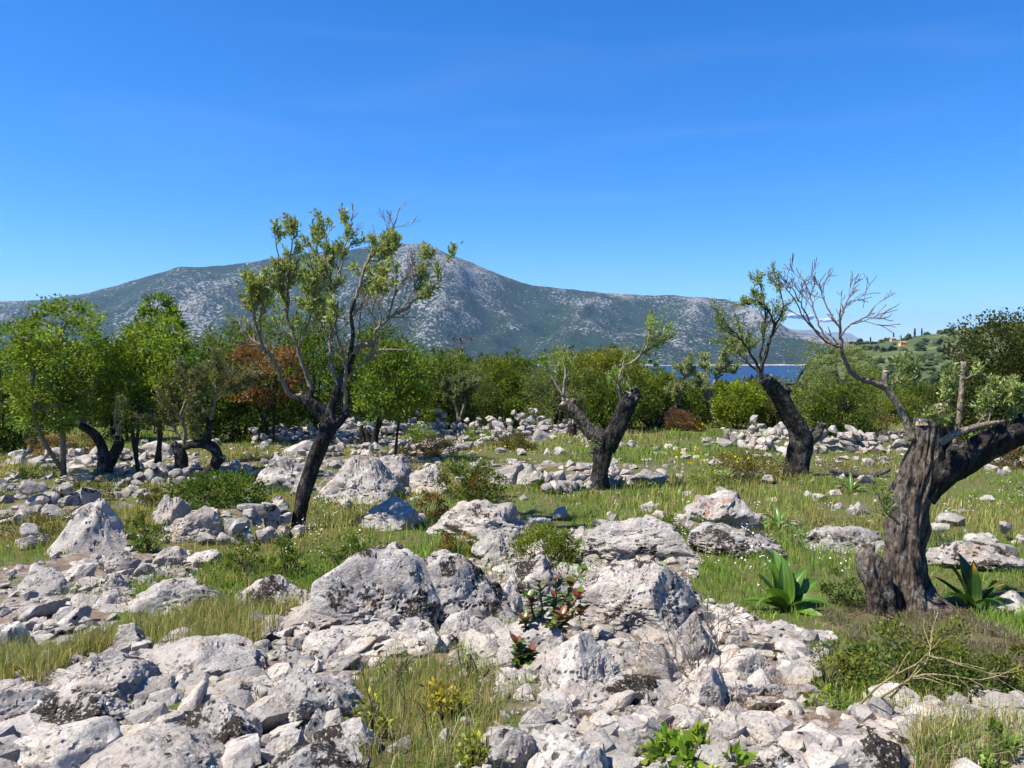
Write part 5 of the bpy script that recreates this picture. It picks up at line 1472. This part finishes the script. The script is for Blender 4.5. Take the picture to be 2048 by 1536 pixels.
# ------------------------------------------------------------------ red and green leaved shrub on the rocks, leaf by leaf
def leaf_mesh(name, col):
    n = 7
    s = np.linspace(0, 1, n)
    w = np.sin(np.clip(s, 0, 1) * math.pi) ** 0.75 * 0.30
    V = np.zeros((n, 3, 3))
    for j, e in enumerate((-1, 0, 1)):
        V[:, j, 0] = s; V[:, j, 1] = e * w; V[:, j, 2] = np.abs(e) * w * 0.35 - 0.18 * s ** 2
    m = MB(); m.add(V.reshape(-1, 3), grid_faces(3, n), col)
    return m.mesh(name, M_SQUILL)
LG = [leaf_mesh('leaf', c) for c in ((0.055, 0.115, 0.014), (0.095, 0.155, 0.018), (0.13, 0.13, 0.02), (0.16, 0.10, 0.025))]
LR = [leaf_mesh('leaf', c) for c in ((0.17, 0.040, 0.028), (0.20, 0.07, 0.035), (0.15, 0.075, 0.03))]
def sapling(label, foot, stems, seed, up=0.0):
    g = ground(*foot); g = g + np.array([0, 0, up])
    rs = np.random.RandomState(seed)
    t = thing('red_leaved_shrub', label, 'shrub', g)
    m = MB()
    for L in stems:
        P = np.array([at(x, y, g[1] + dz) for x, y, r, dz in L])
        rr = np.array([a[2] for a in L]) / F * g[1]
        C, r_, T = tube(m, P, rr, 6, 14, cap=False)
        top = pix(P[-1])[1]
        for i in range(3, len(C)):
            for q in range(3 if i < len(C) - 2 else 4):
                frac = i / len(C)
                me = (LR if rs.rand() < max(0, frac - 0.55) * 1.9 else LG)[rs.randint(3)]
                o = bpy.data.objects.new('leaf', me)
                COL.objects.link(o)
                o.parent = t
                az = rs.uniform(0, 2 * math.pi)
                o.location = C[i] - g
                d = Vector((math.cos(az), math.sin(az) * 0.9 - 0.2, rs.uniform(-0.1, 0.8) + frac * 0.5))
                o.rotation_euler = d.to_track_quat('X', 'Z').to_euler()
                sz = rs.uniform(0.06, 0.105) * (1 - 0.25 * frac)
                o.scale = (sz, sz, sz)
    m.build('stems', M_TWIG_PINK, t, g)
    return t
sapling('shrub with glossy green and red leaves growing from the rock cavity', (1085, 1285), [
    [(1075, 1275, 4, 0), (1068, 1235, 3, -.05), (1058, 1195, 2, -.08)], [(1085, 1275, 4, 0), (1085, 1225, 3, -.1), (1078, 1165, 1.5, -.1)], [(1095, 1275, 4, 0), (1110, 1220, 3, -.05), (1112, 1160, 2, -.05)],
    [(1100, 1275, 4, 0), (1130, 1225, 3, -.08), (1160, 1190, 1.5, -.1)], [(1100, 1275, 4, 0), (1135, 1240, 3, -.1), (1165, 1225, 1.5, -.12)], [(1090, 1280, 3, -.05), (1110, 1250, 3, -.2), (1125, 1230, 2, -.25)], [(1075, 1280, 3, 0), (1055, 1255, 2, -.12), (1045, 1240, 2, -.15)], [(1105, 1265, 3, 0), (1135, 1190, 2, 0), (1165, 1140, 1, 0)]], 3, 0.03)
sapling('tiny sapling with red leaves in front of the shaded grey block', (1045, 1345), [[(1048, 1340, 2, 0), (1040, 1310, 1.5, 0), (1032, 1285, 1, 0)], [(1048, 1340, 2, 0), (1055, 1318, 1.5, 0), (1062, 1302, 1, 0)]], 5)

# ------------------------------------------------------------------ grass and herbs
def blades(mb, X, Y, h, w, col, rs, lean=0.45):
    n = len(X)
    Z = height(X, Y) - 0.01
    az = rs.uniform(0, 2 * math.pi, n)
    d = np.stack([np.cos(az), np.sin(az), np.zeros(n)], -1)
    fa = rs.uniform(0, math.pi, n)
    sd = np.stack([np.cos(fa), np.sin(fa), np.zeros(n)], -1)
    ln = np.abs(rs.normal(0, lean, n))
    P = np.stack([X, Y, Z], -1)
    up = np.array([0, 0, 1.0])
    mid = P + up * (h * 0.55)[:, None] + d * (h * ln * 0.28)[:, None]
    tip = P + up * (h * (1 - 0.25 * np.minimum(ln, 1.5)))[:, None] + d * (h * ln)[:, None]
    wv = sd * (w / 2)[:, None]
    V = np.stack([P - wv, P + wv, mid + wv * 0.75, mid - wv * 0.75, tip], 1).reshape(-1, 3)
    b = np.arange(n)[:, None] * 5
    mb.add(V, [b + np.array([[0, 1, 2, 3]]), b + np.array([[3, 2, 4]])], np.repeat(col, 5, 0))

def grass_field():
    rs = np.random.RandomState(17)
    n = 34000
    # tuft centres: denser near the viewer, where single blades show
    Y = 2.2 * (38.0 / 2.2) ** (rs.rand(n) ** 0.80)
    X = rs.uniform(-1, 1, n) * (0.80 * Y + 2.0)
    stn = in_any(STONY, X, Y); bare = in_any(BARE, X, Y)
    dn = fbm(xy0(X, Y, 0.55), 4, 61)
    keep = np.where(stn, rs.rand(n) < np.where(dn > 0.22, 0.22, 0.015), rs.rand(n) < np.clip(0.80 + dn * 1.7, 0.16, 1))
    keep &= ~(bare & (rs.rand(n) < 0.93))
    keep &= ~(in_any(SPARSE, X, Y) & (rs.rand(n) < 0.5))
    for a, b, c in OCC: keep &= ((X - a) ** 2 + (Y - b) ** 2) > (c * 0.8) ** 2
    X, Y = X[keep], Y[keep]
    n = len(X)
    nb = np.where(Y < 8, 10, np.where(Y < 16, 8, 6))
    tall = np.clip(1 + 0.7 * fbm(xy0(X, Y, 0.35), 3, 63), 0.45, 1.7)
    idx = np.repeat(np.arange(n), nb)
    m = len(idx)
    spread = np.interp(Y[idx], [3, 10, 35], [0.045, 0.09, 0.20])
    bx, by = X[idx] + rs.normal(0, 1, m) * spread, Y[idx] + rs.normal(0, 1, m) * spread
    h = np.interp(Y[idx], [3, 8, 14, 35], [0.08, 0.125, 0.155, 0.17]) * tall[idx] * rs.uniform(0.55, 1.35, m)
    w = np.interp(Y[idx], [3, 10, 20, 35], [0.0045, 0.009, 0.018, 0.030]) * rs.uniform(0.7, 1.3, m)
    dry = fbm(xy0(X, Y, 0.28), 3, 65)
    fresh = np.array([0.168, 0.275, 0.038]); olive = np.array([0.26, 0.27, 0.060]); straw = np.array([0.40, 0.31, 0.13])
    t = np.clip(0.45 + dry * 1.3 + rs.normal(0, 0.2, n), 0, 1)[:, None]
    c = fresh * (1 - t) + olive * t
    c = c[idx] * np.exp(rs.normal(0, 0.25, (m, 1)))
    sp = rs.rand(m) < np.clip(0.27 + dry[idx] * 0.8, 0.06, 0.62)
    c[sp] = straw * np.exp(rs.normal(0, 0.25, (int(sp.sum()), 1)))
    mb = MB()
    blades(mb, bx, by, h, w, c, rs)
    return mb
tag(grass_field().build('grass', M_GRASS), 'spring grass, green and straw coloured, covering the meadow', 'grass', kind='stuff')

def patch(polypx, n, hmin, hmax, w, cols, name, label, seed, lean=0.4, cat='grass'):
    rs = np.random.RandomState(seed)
    poly = gpoly(polypx)
    lo, hi = poly.min(0), poly.max(0)
    X, Y = rs.uniform(lo[0], hi[0], n * 3), rs.uniform(lo[1], hi[1], n * 3)
    q = fbm(xy0(X, Y, 3.0), 3, seed)
    ok = inside(poly, X, Y) & (q > -0.25)
    X, Y = X[ok][:n], Y[ok][:n]
    cols = np.array(cols)[rs.randint(len(cols), size=len(X))] * np.exp(rs.normal(0, 0.25, (len(X), 1)))
    mb = MB()
    blades(mb, X, Y, rs.uniform(hmin, hmax, len(X)), w * rs.uniform(0.6, 1.4, len(X)), cols, rs, lean)
    return tag(mb.build(name, M_GRASS), label, cat, kind='stuff')
GC = [(0.13, 0.20, 0.035), (0.19, 0.22, 0.05), (0.25, 0.24, 0.08), (0.46, 0.37, 0.18), (0.40, 0.33, 0.17)]
patch([(700, 1380), (800, 1320), (1000, 1350), (1020, 1430), (960, 1545), (720, 1560)], 1500, 0.05, 0.24, 0.0036, GC + [(0.30, 0.20, 0.10)], 'tall_grass', 'tall dry and green grass in the hollow at the bottom centre', 71, 0.5)
patch([(260, 1260), (420, 1220), (640, 1215), (520, 1290), (500, 1325), (300, 1300)], 5000, 0.06, 0.24, 0.005, GC, 'tall_grass', 'tall grass below the blotched white boulder', 72, 0.4)
patch([(0, 1320), (160, 1290), (260, 1290), (150, 1330), (60, 1390), (0, 1395)], 3200, 0.06, 0.22, 0.0042, GC, 'tall_grass', 'tall grass between the left heap and the foreground rocks', 73, 0.4)
patch([(1280, 1400), (1500, 1345), (1690, 1420), (1650, 1490), (1300, 1500)], 3500, 0.02, 0.10, 0.004, [(0.24, 0.15, 0.09), (0.16, 0.09, 0.05), (0.36, 0.27, 0.18)], 'dry_litter', 'brown dead stalks and litter between the stones', 74, 1.6, 'litter')
patch([(1640, 1230), (1760, 1195), (1930, 1210), (2060, 1290), (2060, 1345), (1900, 1320), (1700, 1290)], 10000, 0.02, 0.09, 0.005, [(0.14, 0.105, 0.075), (0.075, 0.055, 0.04), (0.26, 0.205, 0.15), (0.12, 0.14, 0.04)], 'wood_litter', 'brown wood chips and twigs round the foot of the thick near trunk', 75, 1.8, 'litter')
patch([(1820, 1480), (2070, 1470), (2070, 1560), (1830, 1570)], 1800, 0.08, 0.26, 0.004, GC, 'tall_grass', 'thin grass in the lower right corner', 76, 0.5)

def low_scrub():
    rs = np.random.RandomState(91)
    n = 5200
    Y = 6.0 * (34.0 / 6.0) ** (rs.rand(n) ** 0.85)
    X = rs.uniform(-1, 1, n) * (0.80 * Y + 2.0)
    ok = (fbm(xy0(X, Y, 0.5), 4, 93) > 0.16) & ~in_any(BARE, X, Y)
    X, Y = X[ok], Y[ok]
    n = len(X)
    tone = fbm(xy0(X, Y, 0.25), 3, 95)
    cols = np.where(tone[:, None] > 0.05, np.array([[0.125, 0.105, 0.042]]), np.array([[0.085, 0.125, 0.034]])) * np.exp(rs.normal(0, 0.25, (n, 1)))
    k = 26
    s = np.interp(Y, [6, 34], [0.09, 0.22])
    O = rs.normal(size=(n * k, 3)) * np.array([0.6, 0.6, 0.38])
    S = np.repeat(s, k)[:, None]
    P = np.stack([np.repeat(X, k), np.repeat(Y, k), np.repeat(height(X, Y), k) + 0.07], -1) + O * S
    ls = np.repeat(np.interp(Y, [6, 34], [0.028, 0.065]), k) * rs.uniform(0.7, 1.4, n * k)
    m = MB()
    leaves(m, P, O + np.array([0, 0, 0.7]) + rs.normal(size=(n * k, 3)) * 0.4, ls, ls * 0.5, np.repeat(cols, k, 0) * np.exp(rs.normal(0, 0.25, (n * k, 1))), rs)
    return m
tag(low_scrub().build('low_scrub', M_LEAF), 'low brown and green scrub creeping through the meadow', 'scrub', kind='stuff')

def flowers(name, label, polys, n, size, h, col, seed, k=4, cluster=0.03):
    rs = np.random.RandomState(seed)
    mb = MB()
    for pl in polys:
        poly = gpoly(pl)
        lo, hi = poly.min(0), poly.max(0)
        X, Y = rs.uniform(lo[0], hi[0], n * 2), rs.uniform(lo[1], hi[1], n * 2)
        ok = inside(poly, X, Y) & (fbm(xy0(X, Y, 1.0), 3, seed) > -0.1)
        nn = int(min(n, 9 * abs(np.dot(poly[:, 0], np.roll(poly[:, 1], 1)) - np.dot(poly[:, 1], np.roll(poly[:, 0], 1))) / 2 + 6))
        X, Y = X[ok][:nn], Y[ok][:nn]
        X, Y = np.repeat(X, k) + rs.normal(0, cluster, len(X) * k), np.repeat(Y, k) + rs.normal(0, cluster, len(Y) * k)
        m = len(X)
        P = np.stack([X, Y, height(X, Y) + h * rs.uniform(0.6, 1.2, m)], -1)
        s = size * rs.uniform(0.6, 1.4, m)
        a = rs.uniform(0, 6.28, m)
        u = np.stack([np.cos(a), np.sin(a), rs.normal(0, .35, m)], -1) * s[:, None]
        v = np.stack([-np.sin(a), np.cos(a), rs.normal(0, .35, m)], -1) * s[:, None]
        up = np.stack([0 * s, 0 * s, s * 0.35], -1)
        V = np.stack([P, P + u + up, P + v + up, P - u + up, P - v + up], 1).reshape(-1, 3)
        b = np.arange(m)[:, None] * 5
        mb.add(V, [b + np.array([[0, 1, 2]]), b + np.array([[0, 2, 3]]), b + np.array([[0, 3, 4]]), b + np.array([[0, 4, 1]])], np.repeat(np.asarray(col) * np.exp(rs.normal(0, .12, (m, 1))), 5, 0))
    return tag(mb.build(name, M_PETAL), label, 'flowers', kind='stuff')
flowers('white_wildflowers', 'tiny white flower heads scattered in the grass', [[(380, 1060), (760, 1060), (700, 1140), (420, 1150)], [(1480, 1150), (1700, 1120), (1700, 1220), (1480, 1230)], [(1860, 990), (2048, 980), (2048, 1100), (1870, 1100)], [(1300, 1080), (1600, 1090), (1560, 1180), (1380, 1160)], [(1100, 1000), (1400, 1000), (1700, 1040), (1600, 1060), (1150, 1030)], [(640, 1010), (860, 1010), (860, 1060), (640, 1060)]],
        60, 0.0085, 0.22, (0.80, 0.80, 0.74), 81)
flowers('yellow_wildflowers', 'small yellow flower heads scattered over the middle meadow', [[(700, 890), (1180, 890), (1180, 930), (840, 930)], [(1330, 930), (1500, 930), (1500, 965), (1340, 960)], [(1300, 860), (1420, 860), (1420, 885), (1300, 885)]],
        38, 0.022, 0.36, (0.75, 0.52, 0.02), 82, k=3, cluster=0.06)

# ------------------------------------------------------------------ dead wood and twigs
def stick_thing(name, label, cat, foot, lines, mat, sides=8, rough=0.2, lift=0.0, seed=0, group=None):
    g = ground(*foot) + np.array([0, 0, lift])
    t = thing(name, label, cat, g, group)
    for i, (nm, L) in enumerate(lines):
        P = np.array([at(a[0], a[1], g[1] + (a[3] if len(a) > 3 else 0)) for a in L]); r = np.array([a[2] for a in L]) / F * g[1]
        m = MB()
        tube(m, P, r, sides, max(10, len(L) * 5), rough, seed + i)
        m.build(nm, mat, t, g)
    return t
stick_thing('fallen_branch', 'grey fallen branch lying in the grass between the slanting pollard and near trunk', 'branch', (1745, 955), [('limb', [(1660, 940, 5), (1700, 948, 7), (1735, 952, 7), (1765, 944, 6), (1780, 938, 4)]), ('limb', [(1715, 952, 5), (1745, 958, 6), (1775, 965, 4)])], M_BARK_GREY, 10, 0.3)
stick_thing('twisted_root', 'twisted grey root lying among the stones at the lower right', 'root', (1530, 1432), [('limb', [(1478, 1440, 6, 0), (1500, 1425, 10, 0), (1535, 1418, 10, 0), (1565, 1424, 9, 0), (1600, 1436, 6, 0)]), ('limb', [(1490, 1452, 7, -.05), (1500, 1430, 9, -.05), (1520, 1412, 6, -.05), (1560, 1410, 4, 0)]), ('stub', [(1558, 1425, 7), (1566, 1405, 5)]), ('stub', [(1495, 1455, 6, -.08), (1520, 1445, 5, -.08)])], M_BARK_GREY, 10, 0.35)
rs = np.random.RandomState(5)
def twig_thing(label, foot, mains, depth, L, seed, mat=M_TWIG, n=5, r=0.0035, up=0.1, leaf=None):
    g = ground(*foot)
    rs = np.random.RandomState(seed)
    t = thing('bare_twig_shrub', label, 'twigs', g, None)
    lines, tips = [], []
    for M_ in mains:
        P = np.array([at(a[0], a[1], g[1] + (a[2] if len(a) > 2 else 0)) for a in M_])
        Q = catmull(P, 12)
        lines.append((Q, np.linspace(r * 1.6, r * 0.5, 12)))
        T = unit(np.gradient(Q, axis=0))
        for _ in range(n):
            i = rs.randint(4, 12)
            grow(rs, Q[i], T[i] + unit(np.cross(T[i], rs.normal(size=3))) * 0.6, L * rs.uniform(.6, 1.3), r * 0.6, depth, lines, tips, up=up)
    m = MB()
    for P, rr in lines: tube(m, P, np.maximum(rr, 0.0016), 5, len(P), cap=False)
    m.build('twigs', mat, t, g)
    return t
twig_thing('bare fan of dry twigs in front of the square grey block', (1400, 1380), [[(1400, 1380, -.3), (1380, 1330, -.3), (1350, 1270, -.25)], [(1405, 1380, -.3), (1415, 1320, -.3), (1425, 1250, -.25)], [(1402, 1380, -.3), (1395, 1310, -.3), (1390, 1240, -.25)], [(1400, 1380, -.3), (1350, 1330, -.3), (1300, 1290, -.2)], [(1410, 1385, -.3), (1440, 1330, -.3), (1430, 1270, -.25)], [(1440, 1430, -.2), (1420, 1390, -.3), (1380, 1340, -.3)]], 1, 0.16, 6, M_TWIG)
twig_thing('long yellow dry stems sprawling over the tangled shrub', (1760, 1400), [[(1700, 1430, -.3), (1760, 1370, -.5), (1830, 1330, -.6), (1880, 1315, -.6)], [(1745, 1405, -.3), (1800, 1370, -.5), (1850, 1330, -.6), (1865, 1275, -.5)], [(1780, 1395, -.4), (1840, 1350, -.6), (1960, 1360, -.6)], [(1850, 1310, -.6), (1920, 1330, -.6), (1990, 1350, -.5)]], 0, 0.14, 8, mat_bark('straw_stem', (0.30, 0.24, 0.11), (0.46, 0.38, 0.20), lich=0.0, scale=2.0), n=6, r=0.004)
twig_thing('thin dead twigs poking out at the foot of the near trunk', (1790, 1235), [[(1790, 1235, -.3), (1750, 1205, -.4), (1725, 1190, -.4)], [(1800, 1235, -.3), (1780, 1200, -.4), (1745, 1180, -.4)], [(1790, 1240, -.3), (1740, 1225, -.4), (1690, 1240, -.4)], [(1830, 1255, -.3), (1900, 1275, -.4), (1980, 1255, -.4)]], 0, 0.10, 9, M_TWIG_DARK, n=4)
twig_thing('dry dark stalks leaning in the grass at the bottom centre', (760, 1480), [[(750, 1480), (745, 1420), (720, 1330)], [(800, 1470), (810, 1400), (800, 1340)], [(860, 1500), (850, 1420), (870, 1370)], [(640, 1520), (660, 1450), (700, 1420)], [(900, 1480), (880, 1420), (910, 1380)]], 0, 0.08, 10, M_TWIG_DARK, n=4, r=0.0022)
twig_thing('fine dead twigs lying over the litter below the tilted slab', (1250, 1440), [[(1180, 1440, 0), (1250, 1415, -.1), (1330, 1420, -.1)], [(1230, 1450, 0), (1290, 1430, -.1), (1370, 1400, -.1)], [(1180, 1500, 0), (1260, 1470, -.1), (1350, 1450, -.1)], [(1360, 1500, 0), (1420, 1470, -.1), (1480, 1400, -.1)]], 0, 0.12, 11, M_TWIG, n=5, r=0.0025)

# ------------------------------------------------------------------ utility pole, houses, cypresses
PY = 75.0
top = at(924, 683, PY)
g = np.array([top[0], PY, gz(top[0], PY)])
t = thing('utility_pole', 'wooden utility pole with crossarm and three dark insulators above the thicket', 'utility pole', g)
M_POLE = mat_bark('weathered_pole', (0.13, 0.095, 0.075), (0.30, 0.24, 0.20), lich=0.1)
M_INS = mat_plain('brown_porcelain', (0.085, 0.020, 0.018), 0.35)
m = MB(); tube(m, [g, top + [0, 0, 0.25]], [0.14, 0.11], 12, 8); m.build('pole', M_POLE, t, g)
def boxmb(m, c, s):
    c, s = np.asarray(c, float), np.asarray(s, float) / 2
    v = np.array([[x, y, z] for x in (-1, 1) for y in (-1, 1) for z in (-1, 1)]) * s + c
    m.add(v, np.array([[0, 1, 3, 2], [4, 6, 7, 5], [0, 4, 5, 1], [2, 3, 7, 6], [0, 2, 6, 4], [1, 5, 7, 3]]))
m = MB(); boxmb(m, top + [0, -0.13, 0], (2.05, 0.12, 0.15)); m.build('crossarm', M_POLE, t, g, smooth=False)
for dx in (-0.85, -0.2, 0.85):
    m = MB()
    b = top + np.array([dx, -0.13, 0.07])
    tube(m, [b, b + [0, 0, .06], b + [0, 0, .08], b + [0, 0, .16], b + [0, 0, .18], b + [0, 0, .27]], [.03, .03, .10, .13, .09, .12], 12, 14)
    m.build('insulator', M_INS, t, g)
for sx_ in (-1, 1):
    m = MB(); tube(m, [top + [sx_ * 0.75, -0.15, -0.06], top + [0, -0.14, -0.75]], [0.03, 0.03], 6, 4); m.build('brace', M_POLE, t, g)
m = MB(); tube(m, [top + [-0.35, -0.12, -1.1], top + [0.35, -0.12, -1.1]], [0.04, 0.04], 6, 4); m.build('lower_arm', M_POLE, t, g)

def house(label, px, py, Y, w, h, wallc, roofc, seed):
    b = at(px, py, Y)
    z0 = gz(b[0], Y) - 1.0
    g = np.array([b[0], Y, z0])
    H = b[2] - z0
    dp = w * 0.8
    t = thing('house', label, 'house', g)
    m = MB(); boxmb(m, g + [0, 0, H / 2], (w, dp, H)); m.build('wall', mat_plain('plaster', wallc, 0.9, 0.08, 0.4), t, g, smooth=False)
    m = MB()
    e = 0.5
    r = w * 0.24
    v = np.array([[-w/2-e, -dp/2-e, H], [w/2+e, -dp/2-e, H], [w/2+e, dp/2+e, H], [-w/2-e, dp/2+e, H], [-w/2+w*.2, 0, H+r], [w/2-w*.2, 0, H+r]]) + g + [0, 0, 0.003]
    m.add(v, [np.array([[0, 1, 5, 4], [2, 3, 4, 5]]), np.array([[1, 2, 5], [3, 0, 4]])]); m.build('roof', mat_plain('roof_tile', roofc, 0.9, 0.15, 1.5), t, g, smooth=False)
    for k in (-1, 0, 1):
        m = MB(); boxmb(m, g + [k * w * 0.3, -dp / 2 - 0.02, H - 1.7], (w * 0.11, 0.1, 1.3)); m.build('window', mat_plain('dark_pane', (0.03, 0.035, 0.04), 0.2), t, g, smooth=False)
    return t
house('yellow walled house alone on the green hillside at the right', 1805, 685, 820, 6.5, 5, (0.62, 0.42, 0.17), (0.40, 0.19, 0.10), 1)
house('tiny pale house near the top of the right hillside', 1786, 677, 960, 6, 4, (0.55, 0.45, 0.33), (0.38, 0.22, 0.14), 2)

def cypress(px, py_top, Y, h, seed, lab):
    rs = np.random.RandomState(seed)
    x = (px - 1024) / F * Y
    g = np.array([x, Y, gz(x, Y)])
    t = thing('cypress_tree', lab, 'tree', g, 'cypresses on the right hillside')
    m = MB()
    n = 700
    s = rs.rand(n) ** 0.8
    r = h * 0.11 * (1 - s) ** 0.6 * np.sqrt(rs.rand(n)) * (0.6 + s * 0.8)
    a = rs.uniform(0, 6.28, n)
    P = g + np.stack([r * np.cos(a), r * np.sin(a), h * (0.05 + 0.95 * s)], -1)
    leaves(m, P, np.stack([np.cos(a) * .3, np.sin(a) * .3, np.ones(n)], -1) + rs.normal(size=(n, 3)) * .2, h * 0.09, h * 0.05, tint((0.028, 0.048, 0.018), n, rs), rs)
    m.build('crown', M_LEAF, t, g)
    m = MB(); tube(m, [g - [0, 0, .5], g + [0, 0, h * .5]], [h * .02, h * .01], 6, 4); m.build('trunk', M_BARK, t, g)
for i, (px, Y, h, lab) in enumerate(((1786, 985, 9, 'cypress on the ridge just above the tiny pale house'), (1828, 930, 11, 'tall cypress on the ridge right of the yellow house'), (1842, 940, 9, 'shorter cypress on the ridge, right neighbour of the tall one'), (1888, 620, 10, 'cypress on the slope below the ridge, leftmost of three'), (1897, 625, 12, 'tallest of the three slope cypresses'), (1906, 615, 9, 'rightmost of the three slope cypresses'), (1740, 900, 8, 'cypress at the left end of the hill crest'))):
    cypress(px, 0, Y, h, 40 + i, lab)

def hill_scrub():
    rs = np.random.RandomState(33)
    mb = MB()
    D, Fc = ico(2)
    n = 1800
    u = rs.uniform(0.34, 0.80, n); Y = np.exp(rs.uniform(math.log(60), math.log(1080), n))
    X = u * Y
    k = (fbm(xy0(X, Y, 0.02), 3, 5) + rs.normal(0, .3, n) > -0.15) & (height(X, Y) > SEA + 2)
    X, Y = X[k], Y[k]
    Z = height(X, Y)
    for x, y, z in zip(X, Y, Z):
        s = rs.uniform(0.9, 2.2) * np.interp(y, [60, 200, 1000], [0.8, 1.3, 2.3])
        V = D * (1 + 0.35 * rs.normal(size=(len(D), 1))) * s * np.array([1, 1, rs.uniform(0.55, 0.9)])
        c = np.array([(0.050, 0.076, 0.024), (0.075, 0.10, 0.030), (0.036, 0.058, 0.020)][rs.randint(3)]) * rs.uniform(0.75, 1.25)
        mb.add(V + [x, y, z + s * 0.35], Fc, c)
    return mb
tag(hill_scrub().build('hillside_scrub', M_LEAF, smooth=False), 'dark green scrub covering the far right hillside', 'scrub', kind='stuff')

# ------------------------------------------------------------------ clouds behind the far range (outside the haze)
M_CLOUD, nt, bs, out = new_mat('cloud')
bs.inputs['Base Color'].default_value = (0.55, 0.54, 0.55, 1)
bs.inputs['Roughness'].default_value = 1.0
rs = np.random.RandomState(3)
for lab, cx, cy, w in (('small white cumulus cloud above the far range, left one', 1590, 636, 44), ('small faint cumulus cloud above the far range, right one', 1655, 642, 26)):
    Yc = 21000.0
    c0 = at(cx, cy, Yc)
    m = MB()
    D, Fc = ico(3)
    for k in range(16):
        o = np.array([rs.normal() * 0.32, rs.normal() * 0.2, abs(rs.normal()) * 0.10]) * w / F * Yc
        s = w / F * Yc * rs.uniform(0.10, 0.22)
        V = D * (1 + 0.35 * fbm(D * 2.2 + k * 5, 4, k)[:, None]) * s * np.array([1.2, 1, 0.62])
        m.add(V + c0 + o, Fc)
    tag(m.build('cloud', M_CLOUD, origin=c0), lab, 'cloud')

# ------------------------------------------------------------------ haze: one closed box of even, pale air
hz_top = float(max(GZ.max(), fz.max())) + 40
mb = MB()
boxmb(mb, (0, 8800, (hz_top + SEA - 8) / 2), (36000, 18400, hz_top - (SEA - 8)))
hz = mb.build('haze', M_CLOUD, smooth=False)
hm = bpy.data.materials.new('haze_air')
hm.use_nodes = True
hn = hm.node_tree.nodes
hn.clear()
ho = hn.new("ShaderNodeOutputMaterial")
hv = hn.new("ShaderNodeVolumePrincipled")
hv.inputs['Color'].default_value = (0.40, 0.66, 1.0, 1)
hv.inputs['Density'].default_value = 4.0e-5
hv.inputs['Anisotropy'].default_value = 0.2
hm.node_tree.links.new(hv.outputs[0], ho.inputs['Volume'])
hz.data.materials.clear()
hz.data.materials.append(hm)
tag(hz, 'thin blue air haze over the strait', 'haze', kind='stuff')
